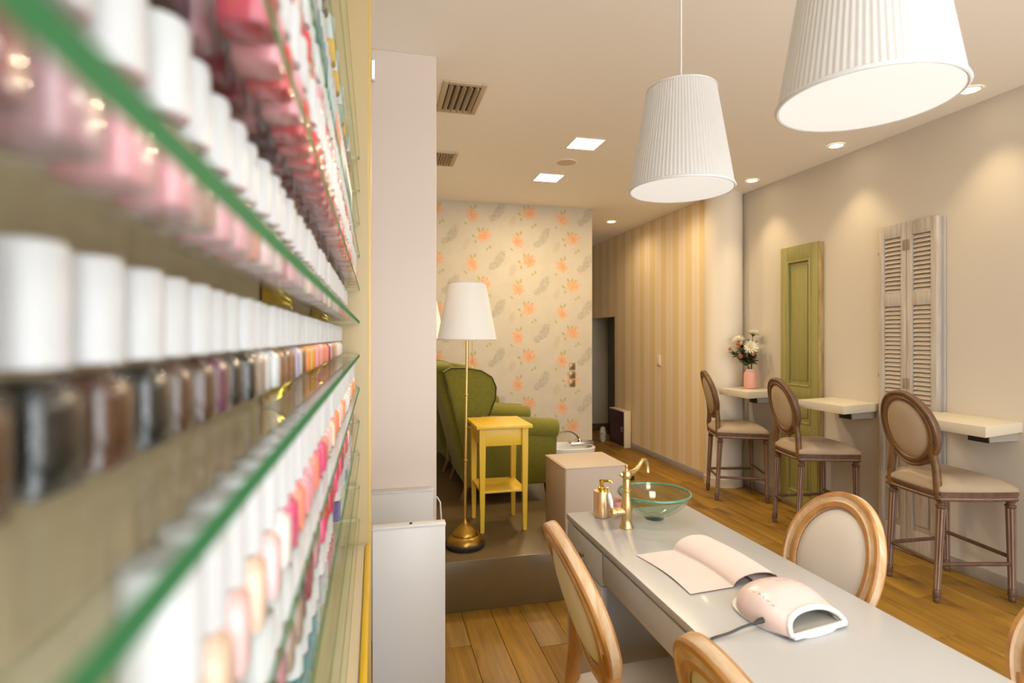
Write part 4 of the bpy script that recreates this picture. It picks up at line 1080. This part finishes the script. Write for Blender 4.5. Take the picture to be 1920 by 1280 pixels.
def flower(name, label, kind, head, facing, r, nleaf, neck):
    """cut flower standing in the vase; head, neck and facing as (across, into the corner, up) from the vase"""
    O = Vector((3.262, 4.36, vz))
    t = thing(name, label, 'flower', tuple(O), 0, 'cut flowers in the pink vase')
    h = bq_vec(*head); f = bq_vec(*facing).normalized()
    nk = bq_vec(neck[0], neck[1], 0.176); low = bq_vec(neck[0] * 0.7, neck[1] * 0.7, 0.0135)
    mid = nk.lerp(h, 0.5) + Vector((0, 0, 0.012)); base = h - f * r * (0.30 if kind == 'mum' else 0.5)
    path = smooth([low, nk, mid, base], 7)
    MB().tube(path, 0.0029, 7).obj('stem', M_stem, t)
    # petals around the facing axis
    q_ = f.to_track_quat('Z', 'Y').to_matrix().to_4x4()
    if kind == 'mum':
        pm = MB()
        for ring, (nr, el, ln) in enumerate(((22, 0.10, 1.0), (20, 0.42, 0.92), (16, 0.80, 0.75), (10, 1.15, 0.5))):
            for i in range(nr):
                an = 2 * PI * (i + 0.5 * (ring % 2)) / nr + random.uniform(-0.08, 0.08); L = r * ln * random.uniform(0.88, 1.08)
                d = Vector((math.cos(an) * math.cos(el), math.sin(an) * math.cos(el), math.sin(el))); sd = Vector((-math.sin(an), math.cos(an), 0)); w = r * 0.075
                b0 = d * r * 0.12
                pm.add([b0 - sd * w * 0.5, b0 + sd * w * 0.5, b0 + d * L * 0.7 + sd * w, b0 + d * L * 0.7 - sd * w, b0 + d * L * 0.92 + Vector((0, 0, r * 0.10))], [(0, 1, 2, 3), (3, 2, 4)], 0, Tr(*h) @ q_)
        pm.obj('petals', M_mum, t)
        MB().lathe([(r * 0.02, r * 0.42), (r * 0.18, r * 0.36), (r * 0.22, r * 0.2), (r * 0.12, 0)][::-1], 14, T=Tr(*h) @ q_).obj('heart', M_mumc, t)
        MB().lathe([(0.004, -r * 0.3), (r * 0.25, -r * 0.06), (r * 0.30, 0.0)], 12, T=Tr(*h) @ q_).obj('calyx', M_leaf, t)
    else:
        pm = MB()
        for ring, (nr, el, ln) in enumerate(((6, 0.35, 1.0), (6, 0.75, 0.95), (5, 1.10, 0.85), (3, 1.35, 0.75))):
            for i in range(nr):
                an = 2 * PI * (i + 0.5 * (ring % 2)) / nr + ring
                d = Vector((math.cos(an) * math.cos(el), math.sin(an) * math.cos(el), math.sin(el))); sd = Vector((-math.sin(an), math.cos(an), 0)); up = Vector((-math.cos(an) * math.sin(el), -math.sin(an) * math.sin(el), math.cos(el)))
                L = r * ln; w = r * 0.55
                pm.add([Vector((0, 0, 0)), d * L * 0.55 + sd * w - up * 0 , d * L * 0.6 - up * r * 0.12, d * L * 0.55 - sd * w, d * L + sd * w * 0.6 + up * r * 0.15, d * L * 1.05 + up * r * 0.2, d * L - sd * w * 0.6 + up * r * 0.15], [(0, 1, 2), (0, 2, 3), (1, 4, 5, 2), (2, 5, 6, 3)], 0, Tr(*h) @ q_)
        pm.obj('petals', M_rose, t)
        MB().lathe([(0.003, -r * 0.5), (r * 0.35, -r * 0.1), (r * 0.30, r * 0.1)], 10, T=Tr(*h) @ q_).obj('calyx', M_leaf, t)
    BQ.append((t, path, nleaf))
BQ = []
NK = {}
flower('chrysanthemum', 'white chrysanthemum facing the room at the centre of the bouquet', 'mum', (-0.018, -0.052, 0.367), (-0.10, -0.93, 0.36), 0.067, 9, (0.004, -0.006))
flower('chrysanthemum', 'white chrysanthemum on the tallest stem of the bouquet', 'mum', (0.030, 0.012, 0.482), (0.22, 0.06, 0.97), 0.068, 5, (0.016, 0.006))
flower('chrysanthemum', 'white chrysanthemum at the back of the bouquet, facing up', 'mum', (-0.084, 0.056, 0.425), (-0.25, -0.10, 0.96), 0.066, 6, (-0.002, 0.016))
flower('rose', 'coral rose in full bloom beside the white chrysanthemums', 'rose', (-0.124, -0.040, 0.388), (-0.35, -0.75, 0.5), 0.025, 6, (-0.012, -0.004))
flower('rose', 'coral rose bud reaching furthest from the vase', 'rose', (-0.174, 0.006, 0.350), (-0.9, -0.25, 0.35), 0.019, 5, (-0.018, 0.006))
flower('rose', 'coral rose hanging lowest in the bouquet', 'rose', (-0.112, -0.072, 0.288), (-0.6, -0.75, 0.25), 0.019, 6, (-0.011, -0.014))
flower('rose', 'orange-red rosebud under the central chrysanthemum', 'rose', (-0.030, -0.118, 0.304), (-0.1, -0.85, 0.5), 0.014, 8, (0.003, -0.018))
# foliage: each leaf grows from its own stem, clear of the other stems, leaves and blooms
from mathutils.bvhtree import BVHTree
def bq_tree(o):
    return BVHTree.FromPolygons([v.co.copy() for v in o.data.vertices], [tuple(p.vertices) for p in o.data.polygons])
parts_ = [(t_, bq_tree(c_)) for t_, _, _ in BQ for c_ in t_.children]
vase_parts = [bq_tree(c_) for c_ in vs_t.children]
grown = []
for t_, path, nl_ in BQ:
    up = [p for p in path if p.z > 0.205]
    lm = MB(); cnt = 0; tries = 0
    while cnt < nl_ * 5 and tries < 2600:
        tries += 1
        k_ = random.random() ** 0.8 * 0.8
        b0 = up[int(k_ * (len(up) - 1))]; an = random.uniform(0, 2 * PI)
        one = MB(); leaf_geo(one, b0, (math.cos(an), math.sin(an), random.uniform(-0.1, 0.9)), random.uniform(0.030, 0.066), random.uniform(0.010, 0.020))
        bt = BVHTree.FromPolygons([Vector(v) for v in one.v], one.f)
        if any(o_ is not t_ and bt.overlap(tr_) for o_, tr_ in parts_) or any(bt.overlap(tr_) for tr_ in vase_parts) or any(bt.overlap(g_) for g_ in grown): continue
        if max(v[0] for v in one.v) > 0.125 or (Vector((3.262, 4.36)) + Vector(one.v[6][:2]) - Vector((3.245, 4.735))).length < 0.185: continue
        lm.add(one.v, one.f); grown.append(bt); cnt += 1
    lm.obj('leaves', M_leaf, t_)

# ------------------------------------------------------------------ things by the corridor
bx_t = thing('display_box', 'white display box with dark purple printed front leaning by the striped wall', 'box', (0, 0, 0))
MB().bar((3.045, 6.50, 0.004), (3.134, 6.96, 0.47), 0.003).obj('body', mat('cream_box', (0.76, 0.66, 0.48), 0.5), bx_t)
fp = MB().bar((3.041, 6.515, 0.018), (3.0455, 6.955, 0.455)).obj('purple_face', mat('purple_print', (0.045, 0.012, 0.030), 0.35), bx_t)
M_prt = mat('pale_print', (0.52, 0.42, 0.34), 0.5); M_prt2 = mat('dim_print', (0.12, 0.06, 0.06), 0.5)
lg_ = MB()
for (y0, y1, z0, z1) in ((6.54, 6.60, 0.255, 0.262), (6.54, 6.60, 0.201, 0.208), (6.54, 6.552, 0.201, 0.262), (6.588, 6.60, 0.201, 0.262)): lg_.bar((3.0400, y0, z0), (3.0412, y1, z1))
lg_.obj('logo_square', M_prt, fp)
for i, (y0, y1, z) in enumerate(((6.66, 6.90, 0.27), (6.68, 6.88, 0.245), (6.66, 6.88, 0.22), (6.64, 6.90, 0.17), (6.61, 6.86, 0.135), (6.63, 6.80, 0.108))):
    tx = MB(); yy = y0
    while yy < y1:
        w_ = random.uniform(0.012, 0.03); tx.bar((3.0403, yy, z - 0.006), (3.0412, min(y1, yy + w_), z + 0.006)); yy += w_ + 0.006
    tx.obj('text_line', M_prt2 if i < 3 else M_prt2, fp)
jr = thing('patterned_jar', 'small colourful patterned jar on the floor beside the purple box', 'jar', (2.975, 7.02, 0.0))
def jar_mat():
    mt = bpy.data.materials.new('patchwork_glaze'); mt.use_nodes = True
    q = NT(mt); b_ = q.n['Principled BSDF']; tc = q.new('ShaderNodeTexCoord').outputs['Object']
    v = q.new('ShaderNodeTexVoronoi'); q.put(v.inputs['Vector'], tc); v.inputs['Scale'].default_value = 32
    hs = q.new('ShaderNodeHueSaturation'); q.put(hs.inputs['Color'], v.outputs['Color']); hs.inputs['Saturation'].default_value = 0.45
    q.put(b_.inputs['Base Color'], q.mix(0.45, hs.outputs[0], (0.32, 0.20, 0.07))); b_.inputs['Roughness'].default_value = 0.4
    return mt
MB().lathe([(0.034, 0), (0.040, 0.006), (0.044, 0.05), (0.044, 0.13), (0.038, 0.155), (0.030, 0.165)], 24).obj('body', jar_mat(), jr)
MB().lathe([(0.034, 0.163), (0.034, 0.178), (0.026, 0.190), (0.008, 0.195), (0.008, 0.205), (0.001, 0.207)], 24).obj('lid', mat('jar_lid', (0.62, 0.48, 0.20), 0.4), jr)
dd = thing('opening_dark_slab', 'dark slab standing in for the darkness inside the low corridor opening', 'door', (0, 0, 0))
MB().bar((3.30, 7.10, 0.004), (3.34, 7.60, 1.64), 0.003).obj('leaf', mat('opening_darkness', (0.02, 0.028, 0.024), 0.4), dd)  # near-black slab stands in for the darkness deep inside the opening
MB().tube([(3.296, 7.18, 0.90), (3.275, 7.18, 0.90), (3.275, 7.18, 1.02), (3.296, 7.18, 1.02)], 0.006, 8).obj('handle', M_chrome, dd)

# switches on the wallpaper
M_sw = mat('bronze_switch', (0.38, 0.27, 0.13), 0.35, 0.6)
for lab, z in (('square bronze light switch, topmost of the three on the wallpaper', 1.096), ('square bronze light switch, middle one of the three on the wallpaper', 1.008), ('square bronze light switch, lowest of the three on the wallpaper', 0.920)):
    t = thing('light_switch', lab, 'switch', (2.008, YB, z), 0, 'bronze wall switches')
    MB().box((0, -0.004, 0), (0.066, 0.008, 0.072), 0.003).obj('plate', M_sw, t)
    MB().box((-0.004, -0.010, 0), (0.042, 0.006, 0.046), 0.002, T=Rx(0.06)).obj('rocker', mat('bronze_rocker', (0.30, 0.22, 0.12), 0.3, 0.7), t)
tm = thing('thermostat', 'small pale thermostat on the striped wall', 'thermostat', (XS, 5.80, 1.135))
MB().box((-0.009, 0, 0), (0.018, 0.075, 0.115), 0.004).obj('housing', mat('cream_plastic', (0.80, 0.68, 0.52), 0.4), tm)
MB().box((-0.020, 0, -0.02), (0.004, 0.05, 0.05), 0.001).obj('cover', mat('cream_plastic', (0.80, 0.68, 0.52), 0.4), tm)
print('planks', nplank, 'bottles', nb)
